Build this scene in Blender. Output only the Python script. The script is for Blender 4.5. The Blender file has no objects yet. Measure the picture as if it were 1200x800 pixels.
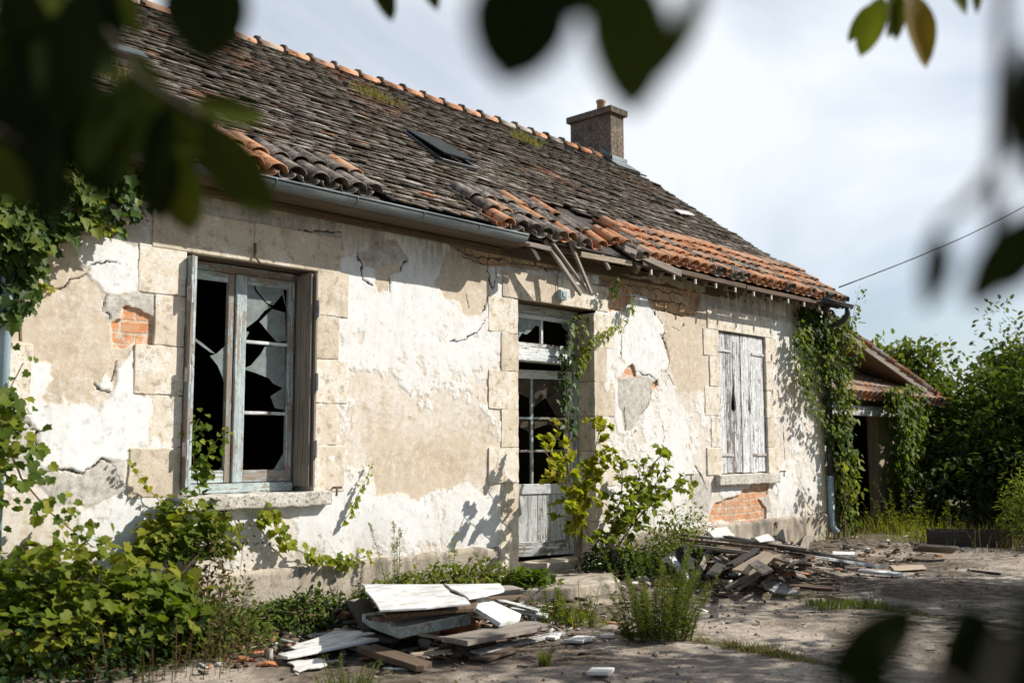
import bpy, math, random
import numpy as np
from mathutils import Vector, Matrix
from math import radians, sin, cos, pi

random.seed(7); rng = np.random.default_rng(7)
SC = bpy.context.scene
COL = SC.collection

# ------------------------------------------------------------------ camera
FPX = 1183.0                                  # focal length in pixels of a 1200 px wide frame
PSI, PIT, ROLL = radians(43.76), radians(6.09), radians(-0.146)
CAM = np.array([0.0, -7.2, 1.6])
_f = np.array([cos(PSI)*cos(PIT), sin(PSI)*cos(PIT), sin(PIT)])
_r0 = np.array([sin(PSI), -cos(PSI), 0.0]); _u0 = np.cross(_r0, _f)
_r = cos(ROLL)*_r0 + sin(ROLL)*_u0; _u = -sin(ROLL)*_r0 + cos(ROLL)*_u0
cd = bpy.data.cameras.new("camera"); cam = bpy.data.objects.new("camera", cd); COL.objects.link(cam)
cam.matrix_world = Matrix(((_r[0], _u[0], -_f[0], CAM[0]), (_r[1], _u[1], -_f[1], CAM[1]), (_r[2], _u[2], -_f[2], CAM[2]), (0, 0, 0, 1)))
cd.sensor_width = 36.0; cd.lens = 36.0*FPX/1200.0; cd.clip_start = 0.05; cd.clip_end = 2000
cd.dof.use_dof = True; cd.dof.focus_distance = 10.0; cd.dof.aperture_fstop = 1.8; cd.dof.aperture_blades = 0
SC.camera = cam

# ------------------------------------------------------------------ sun, sky, exposure
SUNV = Vector((1.2, -1.0, 1.2)).normalized()
sl = bpy.data.lights.new("sun", 'SUN'); sun = bpy.data.objects.new("sun", sl); COL.objects.link(sun)
sun.rotation_euler = SUNV.to_track_quat('Z', 'Y').to_euler(); sun.location = (20, -20, 20)
sl.energy = 5.0; sl.angle = radians(0.5); sl.color = (1.0, 0.95, 0.87)
W = bpy.data.worlds.new("World"); SC.world = W; W.use_nodes = True
wt = W.node_tree; wt.nodes.clear()
SKY_STRENGTH = 0.08
def wn(t, **k):
    n = wt.nodes.new(t)
    for a, b in k.items(): setattr(n, a, b)
    return n
sky = wn('ShaderNodeTexSky', sky_type='NISHITA', sun_disc=False)
sky.sun_elevation = math.asin(SUNV.z); sky.sun_rotation = math.atan2(SUNV.x, SUNV.y)
sky.air_density = 1.0; sky.dust_density = 0.7; sky.ozone_density = 1.2
tc = wn('ShaderNodeTexCoord')
mp = wn('ShaderNodeMapping'); mp.inputs['Scale'].default_value = (1.0, 1.0, 2.1); mp.inputs['Rotation'].default_value = (0.15, 0.1, 0.7)
wt.links.new(tc.outputs['Generated'], mp.inputs['Vector'])
n1 = wn('ShaderNodeTexNoise'); n1.inputs['Scale'].default_value = 1.6; n1.inputs['Detail'].default_value = 6; n1.inputs['Roughness'].default_value = 0.48; n1.inputs['Distortion'].default_value = 0.9
wt.links.new(mp.outputs[0], n1.inputs['Vector'])
cr = wn('ShaderNodeValToRGB'); cr.color_ramp.elements[0].position = 0.36; cr.color_ramp.elements[1].position = 0.62
cr.color_ramp.elements[0].color = (0.22,)*3 + (1,); cr.color_ramp.elements[1].color = (0.95,)*3 + (1,)
wt.links.new(n1.outputs[0], cr.inputs[0])
# clouds over the north-east sky, thinned behind the camera to cut fill light
dt = wn('ShaderNodeVectorMath', operation='DOT_PRODUCT'); dt.inputs[1].default_value = (0.60, 0.72, 0.34)
wt.links.new(tc.outputs['Generated'], dt.inputs[0])
mr = wn('ShaderNodeMapRange'); mr.inputs[1].default_value = -0.1; mr.inputs[2].default_value = 0.75; mr.inputs[3].default_value = 0.12; mr.inputs[4].default_value = 1.0
wt.links.new(dt.outputs['Value'], mr.inputs[0])
ml = wn('ShaderNodeMath', operation='MULTIPLY'); wt.links.new(cr.outputs[0], ml.inputs[0]); wt.links.new(mr.outputs[0], ml.inputs[1])
mx = wn('ShaderNodeMixRGB'); wt.links.new(ml.outputs[0], mx.inputs[0]); wt.links.new(sky.outputs[0], mx.inputs[1])
CLOUD = 0.78/SKY_STRENGTH
mx.inputs[2].default_value = (CLOUD*0.935, CLOUD*0.99, CLOUD*1.05, 1)
bg = wn('ShaderNodeBackground'); bg.inputs[1].default_value = SKY_STRENGTH
wt.links.new(mx.outputs[0], bg.inputs[0])
wo = wn('ShaderNodeOutputWorld'); wt.links.new(bg.outputs[0], wo.inputs[0])

SC.view_settings.view_transform = 'Standard'; SC.view_settings.look = 'None'
SC.view_settings.exposure = 0.42; SC.view_settings.gamma = 1.0; SC.view_settings.use_curve_mapping = False
SC.cycles.use_denoising = True
SC.cycles.max_bounces = 8; SC.cycles.diffuse_bounces = 3; SC.cycles.glossy_bounces = 2; SC.cycles.transmission_bounces = 3; SC.cycles.transparent_max_bounces = 6
SC.cycles.caustics_reflective = False; SC.cycles.caustics_refractive = False

# ------------------------------------------------------------------ reading positions off the survey photograph
def ray(px, py): return _f*FPX + _r*(px-600.0) - _u*(py-400.0)
def yp(px, py, Y=0.0): d = ray(px, py); return CAM + d*((Y-CAM[1])/d[1])
def zp(px, py, Z=0.2): d = ray(px, py); return CAM + d*((Z-CAM[2])/d[2])
def xp(px, py, X): d = ray(px, py); return CAM + d*((X-CAM[0])/d[0])
def dp(px, py, dist): d = ray(px, py); return CAM + d*(dist/np.linalg.norm(d))
G = 0.2                                       # ground level
RZ, RY, RS = 6.84, 3.9, 0.715                 # ridge height, ridge y, slope of the roof
def roofz(y): return RZ - RS*(RY-y)
def rp(px, py):
    d = ray(px, py); t = (RZ - RS*(RY-CAM[1]) - CAM[2])/(d[2]-RS*d[1]); return CAM + d*t

# ------------------------------------------------------------------ noise in numpy
def vnoise(x, y, seed=0):
    xi = np.floor(x).astype(np.int64); yi = np.floor(y).astype(np.int64); xf = x-xi; yf = y-yi
    u = xf*xf*(3-2*xf); v = yf*yf*(3-2*yf)
    def h(a, b):
        n = (a*374761393 + b*668265263 + seed*974711) & 0x7fffffff
        n = ((n ^ (n >> 13))*1274126177) & 0x7fffffff
        return ((n ^ (n >> 16)) & 0xffff)/65535.0*2-1
    return (h(xi, yi)*(1-u)+h(xi+1, yi)*u)*(1-v) + (h(xi, yi+1)*(1-u)+h(xi+1, yi+1)*u)*v
def fbm(x, y, octv=4, seed=0, gain=0.5):
    s = 0; a = 1.0; t = 0
    for o in range(octv):
        s = s + a*vnoise(x*2**o+17.3*o, y*2**o-9.1*o, seed+o); t += a; a *= gain
    return s/t
def sdf_poly(poly, X, Z, lim=0.3):
    """signed distance, positive inside, clipped to +-lim; X, Z flat arrays"""
    P = np.array(poly, float); out = np.full(X.shape, -lim)
    m = (X > P[:, 0].min()-lim) & (X < P[:, 0].max()+lim) & (Z > P[:, 1].min()-lim) & (Z < P[:, 1].max()+lim)
    if not m.any(): return out
    x = X[m]; z = Z[m]; d = np.full(x.shape, 1e9); ins = np.zeros(x.shape, bool)
    for i in range(len(P)):
        a = P[i]; b = P[(i+1) % len(P)]; e = b-a
        t = np.clip(((x-a[0])*e[0]+(z-a[1])*e[1])/(e@e+1e-12), 0, 1)
        d = np.minimum(d, (x-a[0]-t*e[0])**2+(z-a[1]-t*e[1])**2)
        c = ((a[1] > z) != (b[1] > z)); ins ^= c & (x < (b[0]-a[0])*(z-a[1])/(b[1]-a[1]+1e-12)+a[0])
    d = np.sqrt(d); out[m] = np.clip(np.where(ins, d, -d), -lim, lim)
    return out
def dist_line(pts, X, Z, lim=0.2):
    P = np.array(pts, float); out = np.full(X.shape, lim)
    m = (X > P[:, 0].min()-lim) & (X < P[:, 0].max()+lim) & (Z > P[:, 1].min()-lim) & (Z < P[:, 1].max()+lim)
    x = X[m]; z = Z[m]; d = np.full(x.shape, 1e9)
    for a, b in zip(P[:-1], P[1:]):
        e = b-a; t = np.clip(((x-a[0])*e[0]+(z-a[1])*e[1])/(e@e+1e-12), 0, 1)
        d = np.minimum(d, (x-a[0]-t*e[0])**2+(z-a[1]-t*e[1])**2)
    out[m] = np.minimum(np.sqrt(d), lim); return out

# ------------------------------------------------------------------ object helpers
def link(o, parent=None):
    COL.objects.link(o)
    if parent is not None:
        o.parent = parent
        if parent.type == 'EMPTY': o.matrix_parent_inverse = Matrix.Translation(-Vector(parent.location))
    return o
def tag(o, label=None, cat=None, group=None, kind=None):
    if label: o['label'] = label
    if cat: o['category'] = cat
    if group: o['group'] = group
    if kind: o['kind'] = kind
    return o
def thing(name, loc, label, cat, group=None):
    o = bpy.data.objects.new(name, None); COL.objects.link(o); o.location = loc; o.empty_display_size = 0.1
    return tag(o, label, cat, group)
class MB:
    """collects shapes; build() links them as ONE mesh object with lc (local coordinates) and rnd attributes"""
    def __init__(s): s.v = []; s.f = []; s.lc = []; s.rnd = []; s.n = 0
    def add(s, v, f, lc=None, rnd=None):
        v = np.asarray(v, float); k = len(v)
        s.v.append(v); s.f.extend([[i+s.n for i in q] for q in f]); s.n += k
        s.lc.append(v if lc is None else np.asarray(lc, float))
        r = random.random() if rnd is None else rnd
        s.rnd.append(np.full(k, r) if np.isscalar(r) else np.asarray(r))
    def box(s, c, size, ax=None, rnd=None):
        """centre, full size, 3 axes"""
        A = np.eye(3) if ax is None else np.array(ax, float)
        h = np.array(size, float)/2
        L = np.array([(x, y, z) for x in (-1, 1) for y in (-1, 1) for z in (-1, 1)])*h
        v = np.array(c, float) + L@A
        order = np.argsort(-h)
        lc = L[:, order] + rng.uniform(0, 20, 3)
        s.add(v, [(0, 1, 3, 2), (4, 6, 7, 5), (0, 4, 5, 1), (2, 3, 7, 6), (0, 2, 6, 4), (1, 5, 7, 3)], lc, rnd); return s
    def bb(s, x0, x1, y0, y1, z0, z1, rnd=None): return s.box(((x0+x1)/2, (y0+y1)/2, (z0+z1)/2), (abs(x1-x0), abs(y1-y0), abs(z1-z0)), None, rnd)
    def bar(s, a, b, w, t, up=(0, 0, 1), rnd=None):
        a = np.array(a, float); b = np.array(b, float); d = b-a; L = np.linalg.norm(d); d /= L
        x = np.cross(d, up); x /= np.linalg.norm(x)+1e-9; n = np.cross(x, d)
        return s.box((a+b)/2, (L, w, t), (d, x, n), rnd)
    def tube(s, pts, rad, n=7, caps=True, rnd=None):
        P = np.array(pts, float); rad = np.full(len(P), rad) if np.isscalar(rad) else np.array(rad)
        V = []; LC = []; ac = 0; X = None
        for i in range(len(P)):
            d = P[min(i+1, len(P)-1)]-P[max(i-1, 0)]; d /= np.linalg.norm(d)+1e-9
            if X is None: X = np.cross(d, (0.31, 0.17, 0.93)) if abs(d[2]) < .9 else np.cross(d, (1, 0.1, 0))
            X = X-d*(X@d); X /= np.linalg.norm(X)+1e-9; Y = np.cross(d, X)
            if i: ac += np.linalg.norm(P[i]-P[i-1])
            for k in range(n):
                t = 2*pi*k/n; V.append(P[i]+rad[i]*(cos(t)*X+sin(t)*Y)); LC.append((ac, t*rad[0], 0))
        F = [(i*n+k, i*n+(k+1) % n, (i+1)*n+(k+1) % n, (i+1)*n+k) for i in range(len(P)-1) for k in range(n)]
        if caps: F += [tuple(range(n))[::-1], tuple((len(P)-1)*n+k for k in range(n))]
        s.add(V, F, LC, rnd); return s
    def prism(s, poly, ext, rnd=None):
        """3-d polygon extruded by vector ext"""
        P = np.array(poly, float); e = np.array(ext, float); k = len(P)
        E = [P[(i+1) % k]-P[i] for i in range(k)]; d = max(E, key=lambda q: q@q); d = d/np.linalg.norm(d)
        n = e/np.linalg.norm(e); x = np.cross(n, d)
        V = np.vstack([P, P+e]); q = V-P.mean(0); lc = np.stack([q@d, q@x, q@n], 1)+rng.uniform(0, 20, 3)
        F = [tuple(range(k))[::-1], tuple(range(k, 2*k))]+[(i, (i+1) % k, k+(i+1) % k, k+i) for i in range(k)]
        s.add(V, F, lc, rnd); return s
    def build(s, name, mat, parent=None, smooth=False, bevel=0, seg=1):
        if not s.v: s.add(np.zeros((3, 3)), [(0, 1, 2)])
        V = np.vstack(s.v); me = bpy.data.meshes.new(name); me.from_pydata(V.tolist(), [], s.f)
        a = me.attributes.new('lc', 'FLOAT_VECTOR', 'POINT'); a.data.foreach_set('vector', np.vstack(s.lc).astype(np.float32).ravel())
        a = me.attributes.new('rnd', 'FLOAT', 'POINT'); a.data.foreach_set('value', np.concatenate(s.rnd).astype(np.float32))
        o = bpy.data.objects.new(name, me); me.materials.append(mat)
        if smooth: me.shade_smooth()
        if bevel:
            b = o.modifiers.new('bevel', 'BEVEL'); b.width = bevel; b.segments = seg; b.limit_method = 'ANGLE'
        return link(o, parent)
def fixnormals(o):
    import bmesh
    bm = bmesh.new(); bm.from_mesh(o.data); bmesh.ops.recalc_face_normals(bm, faces=bm.faces); bm.to_mesh(o.data); bm.free(); return o

# ------------------------------------------------------------------ materials
class NT:
    def __init__(s, name):
        s.m = bpy.data.materials.new(name); s.m.use_nodes = True; s.t = s.m.node_tree; s.t.nodes.clear()
        s.out = s.t.nodes.new('ShaderNodeOutputMaterial')
    def n(s, t, **k):
        n = s.t.nodes.new(t)
        for a, b in k.items(): setattr(n, a, b)
        return n
    def set(s, sock, v):
        if v is None: return
        if isinstance(v, bpy.types.NodeSocket): s.t.links.new(v, sock)
        else:
            if sock.type == 'RGBA' and not np.isscalar(v) and len(v) == 3: v = tuple(v)+(1,)
            sock.default_value = v
    def attr(s, name, out='Fac'): n = s.n('ShaderNodeAttribute', attribute_name=name); return n.outputs[out]
    def obj(s): return s.n('ShaderNodeTexCoord').outputs['Object']
    def map(s, vec, scale=(1, 1, 1), rot=(0, 0, 0), loc=(0, 0, 0)):
        n = s.n('ShaderNodeMapping'); s.set(n.inputs[0], vec); n.inputs['Scale'].default_value = scale; n.inputs['Rotation'].default_value = rot; n.inputs['Location'].default_value = loc; return n.outputs[0]
    def noise(s, vec, scale, detail=4, rough=.55, dist=0):
        n = s.n('ShaderNodeTexNoise'); s.set(n.inputs['Vector'], vec); n.inputs['Scale'].default_value = scale; n.inputs['Detail'].default_value = detail; n.inputs['Roughness'].default_value = rough; n.inputs['Distortion'].default_value = dist; return n.outputs[0]
    def vor(s, vec, scale, feature='F1', out=0, rand=1.0):
        n = s.n('ShaderNodeTexVoronoi', feature=feature); s.set(n.inputs['Vector'], vec); n.inputs['Scale'].default_value = scale; n.inputs['Randomness'].default_value = rand; return n.outputs[out]
    def ramp(s, fac, stops, interp='LINEAR'):
        n = s.n('ShaderNodeValToRGB'); s.set(n.inputs[0], fac); c = n.color_ramp; c.interpolation = interp
        while len(c.elements) < len(stops): c.elements.new(0.5)
        for e, (p, v) in zip(c.elements, stops): e.position = p; e.color = ((v,)*3 if np.isscalar(v) else tuple(v))+(1,)
        return n.outputs[0]
    def step(s, v, a, b, lo=0.0, hi=1.0):
        n = s.n('ShaderNodeMapRange', interpolation_type='SMOOTHSTEP'); s.set(n.inputs[0], v); n.inputs[1].default_value = a; n.inputs[2].default_value = b; n.inputs[3].default_value = lo; n.inputs[4].default_value = hi; return n.outputs[0]
    def mix(s, fac, a, b, bt='MIX'):
        n = s.n('ShaderNodeMixRGB', blend_type=bt); s.set(n.inputs[0], fac); s.set(n.inputs[1], a); s.set(n.inputs[2], b); return n.outputs[0]
    def math(s, op, a, b=None):
        n = s.n('ShaderNodeMath', operation=op); s.set(n.inputs[0], a); s.set(n.inputs[1], b); return n.outputs[0]
    def bump(s, h, strength=.5, dist=.01):
        n = s.n('ShaderNodeBump'); s.set(n.inputs['Height'], h); n.inputs['Strength'].default_value = strength; n.inputs['Distance'].default_value = dist; return n.outputs[0]
    def pbsdf(s, col, rough=.8, normal=None, spec=.3, metal=0, alpha=None, trans=None):
        p = s.n('ShaderNodeBsdfPrincipled'); s.set(p.inputs['Base Color'], col); s.set(p.inputs['Roughness'], rough); p.inputs['Specular IOR Level'].default_value = spec
        p.inputs['Metallic'].default_value = metal; s.set(p.inputs['Normal'], normal)
        if alpha is not None: s.set(p.inputs['Alpha'], alpha)
        return p.outputs[0]
    def done(s, sh): s.t.links.new(sh, s.out.inputs[0]); return s.m

def mat_plain(name, col, rough=.8, var=.25, scale=12, metal=0, spec=.3, bump=.3):
    t = NT(name); v = t.obj(); n = t.noise(v, scale, 6, .6); n2 = t.noise(v, scale*7, 4, .6)
    f = t.math('ADD', t.math('MULTIPLY', n, .65), t.math('MULTIPLY', n2, .35))
    c = np.array(col)
    k = t.ramp(f, [(.3, c*(1-var)), (.5, c), (.7, np.minimum(c*(1+var), .95))])
    return t.done(t.pbsdf(k, rough, t.bump(f, bump, .01), spec, metal))
def mat_wood(name, paint, wood=(.21, .175, .14), keep=.5, dark=(.05, .04, .032), edge=.06, grain=1.0, rvar=.25):
    """flaking paint over weathered wood; keep = share of the paint that is left"""
    t = NT(name); lc = t.attr('lc', 'Vector'); r = t.attr('rnd')
    g = t.noise(t.map(lc, (2.2, 55*grain, 30)), 1.0, 5, .65, .4)
    g2 = t.noise(t.map(lc, (7, 120, 80)), 1.0, 3, .6)
    blot = t.noise(t.map(lc, (5, 9, 9)), 1.0, 6, .65, .5)
    w = t.ramp(g, [(.28, dark), (.47, wood), (.72, np.array(wood)*1.55)])
    fine = t.noise(t.map(lc, (30, 75, 60)), 1.0, 4, .6)
    m = t.math('ADD', t.math('MULTIPLY', g, .45), t.math('ADD', t.math('MULTIPLY', blot, .4), t.math('MULTIPLY', fine, .15)))
    th = .5+(keep-.5)*.42
    m = t.math('ADD', m, t.math('MULTIPLY', t.math('SUBTRACT', r, .5), .10*rvar/.25))
    k = t.step(m, th-edge*.4, th+edge*.4, 1, 0)
    pc = np.array(paint); p = t.mix(t.step(blot, .36, .58), pc*.66, np.minimum(pc*1.07, .86))
    p = t.mix(t.step(g2, .6, .8, 0, .35), p, np.array(wood)*.7)
    c = t.mix(k, w, p)
    h = t.math('ADD', t.math('MULTIPLY', k, .5), t.math('MULTIPLY', g, .6))
    return t.done(t.pbsdf(c, .82, t.bump(h, .6, .006), .2))
def mat_leaf(name, cols, trans=.35, rough=.45, spec=.35):
    """cols: three colours over rnd"""
    t = NT(name); r = t.attr('rnd'); lc = t.attr('lc', 'Vector')
    c = t.ramp(r, [(0, cols[0]), (.5, cols[1]), (1, cols[2])])
    n = t.noise(t.obj(), 40, 3); c = t.mix(t.step(n, .35, .7, 0, .5), c, t.mix(1, c, (.75, .7, .5), 'MULTIPLY'))
    p = t.pbsdf(c, min(.7, rough+.12), None, spec*.35)
    tr = t.n('ShaderNodeBsdfTranslucent'); t.set(tr.inputs[0], t.mix(1, c, (1.3, 1.5, .6), 'MULTIPLY'))
    m = t.n('ShaderNodeMixShader'); m.inputs[0].default_value = trans; t.t.links.new(p, m.inputs[1]); t.t.links.new(tr.outputs[0], m.inputs[2])
    return t.done(m.outputs[0])

M = {}
M['white_wood'] = mat_wood('flaking white paint on wood', (.66, .68, .68), (.2, .175, .15), .62)
M['teal_wood'] = mat_wood('flaking pale blue-green paint on wood', (.47, .55, .55), (.25, .21, .175), .49, edge=.045)
M['shutter_wood'] = mat_wood('peeling white shutter paint', (.72, .73, .73), (.155, .14, .13), .54, (.04, .037, .034), .045, 1.3)
M['grey_wood'] = mat_wood('weathered bare grey wood', (.30, .27, .24), (.235, .2, .17), .25)
M['brown_wood'] = mat_wood('weathered brown wood', (.2, .15, .11), (.12, .085, .06), .3, (.03, .022, .017))
M['pale_wood'] = mat_wood('pale split wood', (.5, .44, .36), (.36, .29, .21), .4, (.12, .09, .06))
M['black_wood'] = mat_wood('dark damp wood', (.075, .068, .062), (.05, .042, .036), .4, (.015, .013, .011))
M['dark_sheet'] = mat_plain('dark slate-grey sheet', (.03, .033, .034), .85, .4, 9, 0, .15)
M['white_panel'] = mat_wood('white painted panel', (.68, .675, .65), (.26, .21, .165), .76, edge=.05, grain=.35)
M['strap'] = mat_wood('painted strap', (.6, .58, .56), (.22, .12, .08), .6)
M['stone'] = mat_plain('rough grey stone', (.30, .27, .24), .9, .4, 14)
M['rust'] = mat_plain('rusty iron', (.14, .085, .06), .8, .5, 30, 0, .3)
M['black'] = mat_plain('plain near-black surface', (.02, .019, .018), .9, .4, 8)
M['shade_black'] = mat_plain('inside wall with painted shade', (.008, .0075, .007), .95, .4, 8)  # unlit inside of the outbuilding, its darkness put into the wall colour
M['cable'] = mat_plain('black cable', (.015, .015, .016), .6, .2, 8)
M['terracotta'] = mat_plain('broken terracotta', (.43, .17, .075), .85, .45, 14)
M['soil'] = mat_plain('dark soil', (.07, .055, .042), .95, .4, 20)
M['chip_white'] = mat_plain('broken white plaster', (.62, .60, .56), .9, .3, 9)
M['bark'] = mat_plain('bark', (.12, .095, .07), .9, .5, 25)
M['twig'] = mat_plain('reddish vine stem', (.16, .10, .06), .8, .4, 25)
M['greenstem'] = mat_plain('green stem', (.12, .13, .05), .7, .4, 25)
M['box'] = mat_plain('grey blue plastic box', (.33, .40, .40), .5, .2, 30)
M['pipe_blue'] = mat_plain('pale blue painted downpipe', (.30, .40, .46), .5, .2, 10)
M['pipe_dark'] = mat_plain('dark cast pipe', (.05, .052, .055), .5, .4, 10)
M['pot'] = mat_plain('buff clay pot', (.44, .27, .16), .8, .3, 8)
L = M
M['leaf_ivy'] = mat_leaf('ivy leaf', ((.022, .05, .012), (.06, .105, .02), (.17, .205, .035)), .3, .35, .5)
M['leaf_vine'] = mat_leaf('wild vine leaf', ((.026, .055, .010), (.095, .14, .016), (.26, .26, .032)), .4, .45, .35)
M['leaf_yellow'] = mat_leaf('yellowing leaf', ((.08, .125, .012), (.22, .25, .02), (.40, .35, .035)), .45, .5, .3)
M['leaf_sap'] = mat_leaf('fig leaf green', ((.035, .07, .010), (.12, .165, .018), (.25, .27, .035)), .4, .5, .3)
M['leaf_dark'] = mat_leaf('dark bramble leaf', ((.014, .032, .008), (.045, .075, .012), (.11, .145, .022)), .25, .45, .35)
M['leaf_weed'] = mat_leaf('weed green', ((.05, .08, .015), (.13, .16, .028), (.25, .26, .06)), .35, .6, .2)
M['leaf_bramble'] = mat_leaf('brown withered leaf', ((.05, .04, .015), (.10, .08, .03), (.2, .14, .06)), .3, .6, .2)
M['leaf_tree'] = mat_leaf('tree leaf', ((.026, .048, .010), (.075, .105, .018), (.17, .18, .04)), .35, .5, .3)
M['leaf_fore'] = mat_leaf('walnut leaf with painted shade', ((.008, .013, .004), (.018, .026, .005), (.07, .085, .012)), .08, .6, .1)  # shade and green through-light put into the colours, darker than the leaf's own green
M['leaf_fore_y'] = mat_leaf('turning leaf', ((.03, .05, .008), (.10, .11, .012), (.2, .11, .02)), .4, .5, .3)
M['grass'] = mat_leaf('grass blade', ((.06, .09, .02), (.14, .17, .04), (.30, .26, .10)), .35, .6, .2)
M['grass_dry'] = mat_leaf('dry grass blade', ((.08, .095, .025), (.20, .175, .065), (.36, .28, .13)), .35, .7, .2)

def mat_glass():
    t = NT('dusty window glass'); v = t.obj(); n = t.noise(v, 9, 6, .65); n2 = t.noise(v, 160, 3)
    d = t.pbsdf(t.mix(n2, (.20, .24, .24), (.34, .38, .37)), .35, None, .6)
    tr = t.n('ShaderNodeBsdfTransparent'); tr.inputs[0].default_value = (.7, .78, .76, 1)
    m = t.n('ShaderNodeMixShader'); t.set(m.inputs[0], t.step(n, .3, .75, .45, .85)); t.t.links.new(tr.outputs[0], m.inputs[1]); t.t.links.new(d, m.inputs[2])
    return t.done(m.outputs[0])
M['glass'] = mat_glass()
def mat_glass_dark():
    t = NT('grimy door glass'); n = t.noise(t.obj(), 7, 6, .65); return t.done(t.pbsdf(t.ramp(n, [(.3, (.035, .028, .022)), (.55, (.085, .068, .052)), (.72, (.13, .105, .085))]), .75, None, .1))
M['glass_dark'] = mat_glass_dark()
def mat_zinc():
    t = NT('weathered zinc'); v = t.obj(); n = t.noise(t.map(v, (1.2, 8, 8)), 1, 6, .6); n2 = t.noise(v, 60, 4)
    c = t.ramp(t.math('ADD', t.math('MULTIPLY', n, .7), t.math('MULTIPLY', n2, .3)), [(.3, (.07, .08, .085)), (.5, (.135, .155, .165)), (.7, (.26, .285, .29))])
    return t.done(t.pbsdf(c, t.step(n, .3, .7, .35, .6), t.bump(n2, .15, .003), .5, .6))
M['zinc'] = mat_zinc()
def mat_stoneblock():
    t = NT('pale limestone block'); v = t.obj(); r = t.attr('rnd')
    n = t.noise(v, 3.5, 6, .6, .3); n2 = t.noise(v, 45, 5, .65); sp = t.noise(v, 90, 2)
    c = t.ramp(t.math('ADD', t.math('MULTIPLY', n, .6), t.math('ADD', t.math('MULTIPLY', n2, .2), t.math('MULTIPLY', r, .2))), [(.30, (.42, .355, .27)), (.43, (.60, .515, .40)), (.56, (.70, .62, .50)), (.68, (.74, .70, .62))])
    stain = t.noise(t.map(v, (7, 7, 2.2)), 1, 5, .65); m5 = t.noise(v, 12, 6, .68)
    c = t.mix(t.math('MULTIPLY', t.step(m5, .50, .60, 0, .7), t.step(t.math('ADD', n, t.math('MULTIPLY', r, .3)), .55, .72)), c, (.76, .745, .71))
    c = t.mix(t.step(m5, .46, .36, 0, .75), c, (.36, .30, .235))
    c = t.mix(t.step(stain, .54, .70, 0, .65), c, (.36, .32, .265))
    c = t.mix(t.step(sp, .64, .69, 0, .75), c, (.13, .11, .09)); c = t.mix(t.math('MULTIPLY', t.step(n2, .52, .66, 0, .6), t.step(n, .45, .62)), c, (.30, .265, .22))
    return t.done(t.pbsdf(c, .9, t.bump(t.math('ADD', t.math('MULTIPLY', n, .4), n2), .45, .008), .2))
M['limestone'] = mat_stoneblock()
def mat_plinth():
    t = NT('stained cement plinth'); v = t.obj()
    n = t.noise(v, 2.5, 7, .62, .3); n2 = t.noise(v, 40, 5, .65); st = t.noise(t.map(v, (6, 6, 1.2)), 1, 5, .65)
    c = t.ramp(n, [(.3, (.22, .185, .145)), (.48, (.40, .34, .265)), (.7, (.55, .49, .41))])
    c = t.mix(t.step(st, .48, .64, 0, .8), c, (.13, .12, .10))
    c = t.mix(t.step(t.noise(v, 11, 6, .72), .54, .64, 0, .7), c, (.17, .15, .125))
    c = t.mix(t.step(n2, .55, .68, 0, .6), c, (.12, .105, .09))
    return t.done(t.pbsdf(c, .92, t.bump(t.math('ADD', n, n2), .5, .012), .2))
M['plinth'] = mat_plinth()
def mat_sill():
    t = NT('lichen spotted sill'); v = t.obj(); n = t.noise(v, 6, 6, .65); n2 = t.noise(v, 38, 6, .72); n3 = t.noise(v, 16, 5, .7)
    c = t.ramp(n, [(.3, (.40, .36, .30)), (.5, (.58, .54, .47)), (.7, (.70, .67, .62))]); c = t.mix(t.step(n2, .52, .62, 0, .85), c, (.12, .105, .09)); c = t.mix(t.step(n3, .55, .66, 0, .7), c, (.25, .22, .19))
    return t.done(t.pbsdf(c, .92, t.bump(t.math('ADD', n2, n3), .7, .012), .2))
M['sill'] = mat_sill()
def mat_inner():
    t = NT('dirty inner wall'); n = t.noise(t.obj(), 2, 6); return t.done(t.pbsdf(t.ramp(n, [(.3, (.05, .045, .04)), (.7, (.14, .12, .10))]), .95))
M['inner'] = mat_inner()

# ------------------------------------------------------------------ ground
def grid_mesh(xs, ys, zfun):
    X, Y = np.meshgrid(xs, ys, indexing='ij'); V = np.stack([X.ravel(), Y.ravel(), zfun(X.ravel(), Y.ravel())], 1)
    nx, ny = len(xs), len(ys); i = (np.arange(nx-1)[:, None]*ny+np.arange(ny-1)[None]).ravel()
    return V, np.stack([i, i+ny, i+ny+1, i+1], 1)
def np_mesh(name, V, F, mat, parent=None, attrs=None, smooth=True):
    me = bpy.data.meshes.new(name); V = np.asarray(V, np.float32); F = np.asarray(F, np.int32); k = F.shape[1]
    me.vertices.add(len(V)); me.vertices.foreach_set('co', V.ravel())
    me.loops.add(F.size); me.loops.foreach_set('vertex_index', F.ravel())
    me.polygons.add(len(F)); me.polygons.foreach_set('loop_start', np.arange(0, F.size, k, dtype=np.int32)); me.polygons.foreach_set('loop_total', np.full(len(F), k, np.int32))
    me.update(calc_edges=True)
    for n, a in (attrs or {}).items():
        a = np.asarray(a, np.float32)
        if a.ndim == 2: at = me.attributes.new(n, 'FLOAT_VECTOR', 'POINT'); at.data.foreach_set('vector', a.ravel())
        else: at = me.attributes.new(n, 'FLOAT', 'POINT'); at.data.foreach_set('value', a)
    me.materials.append(mat)
    if smooth: me.shade_smooth()
    o = bpy.data.objects.new(name, me); return link(o, parent)

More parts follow.
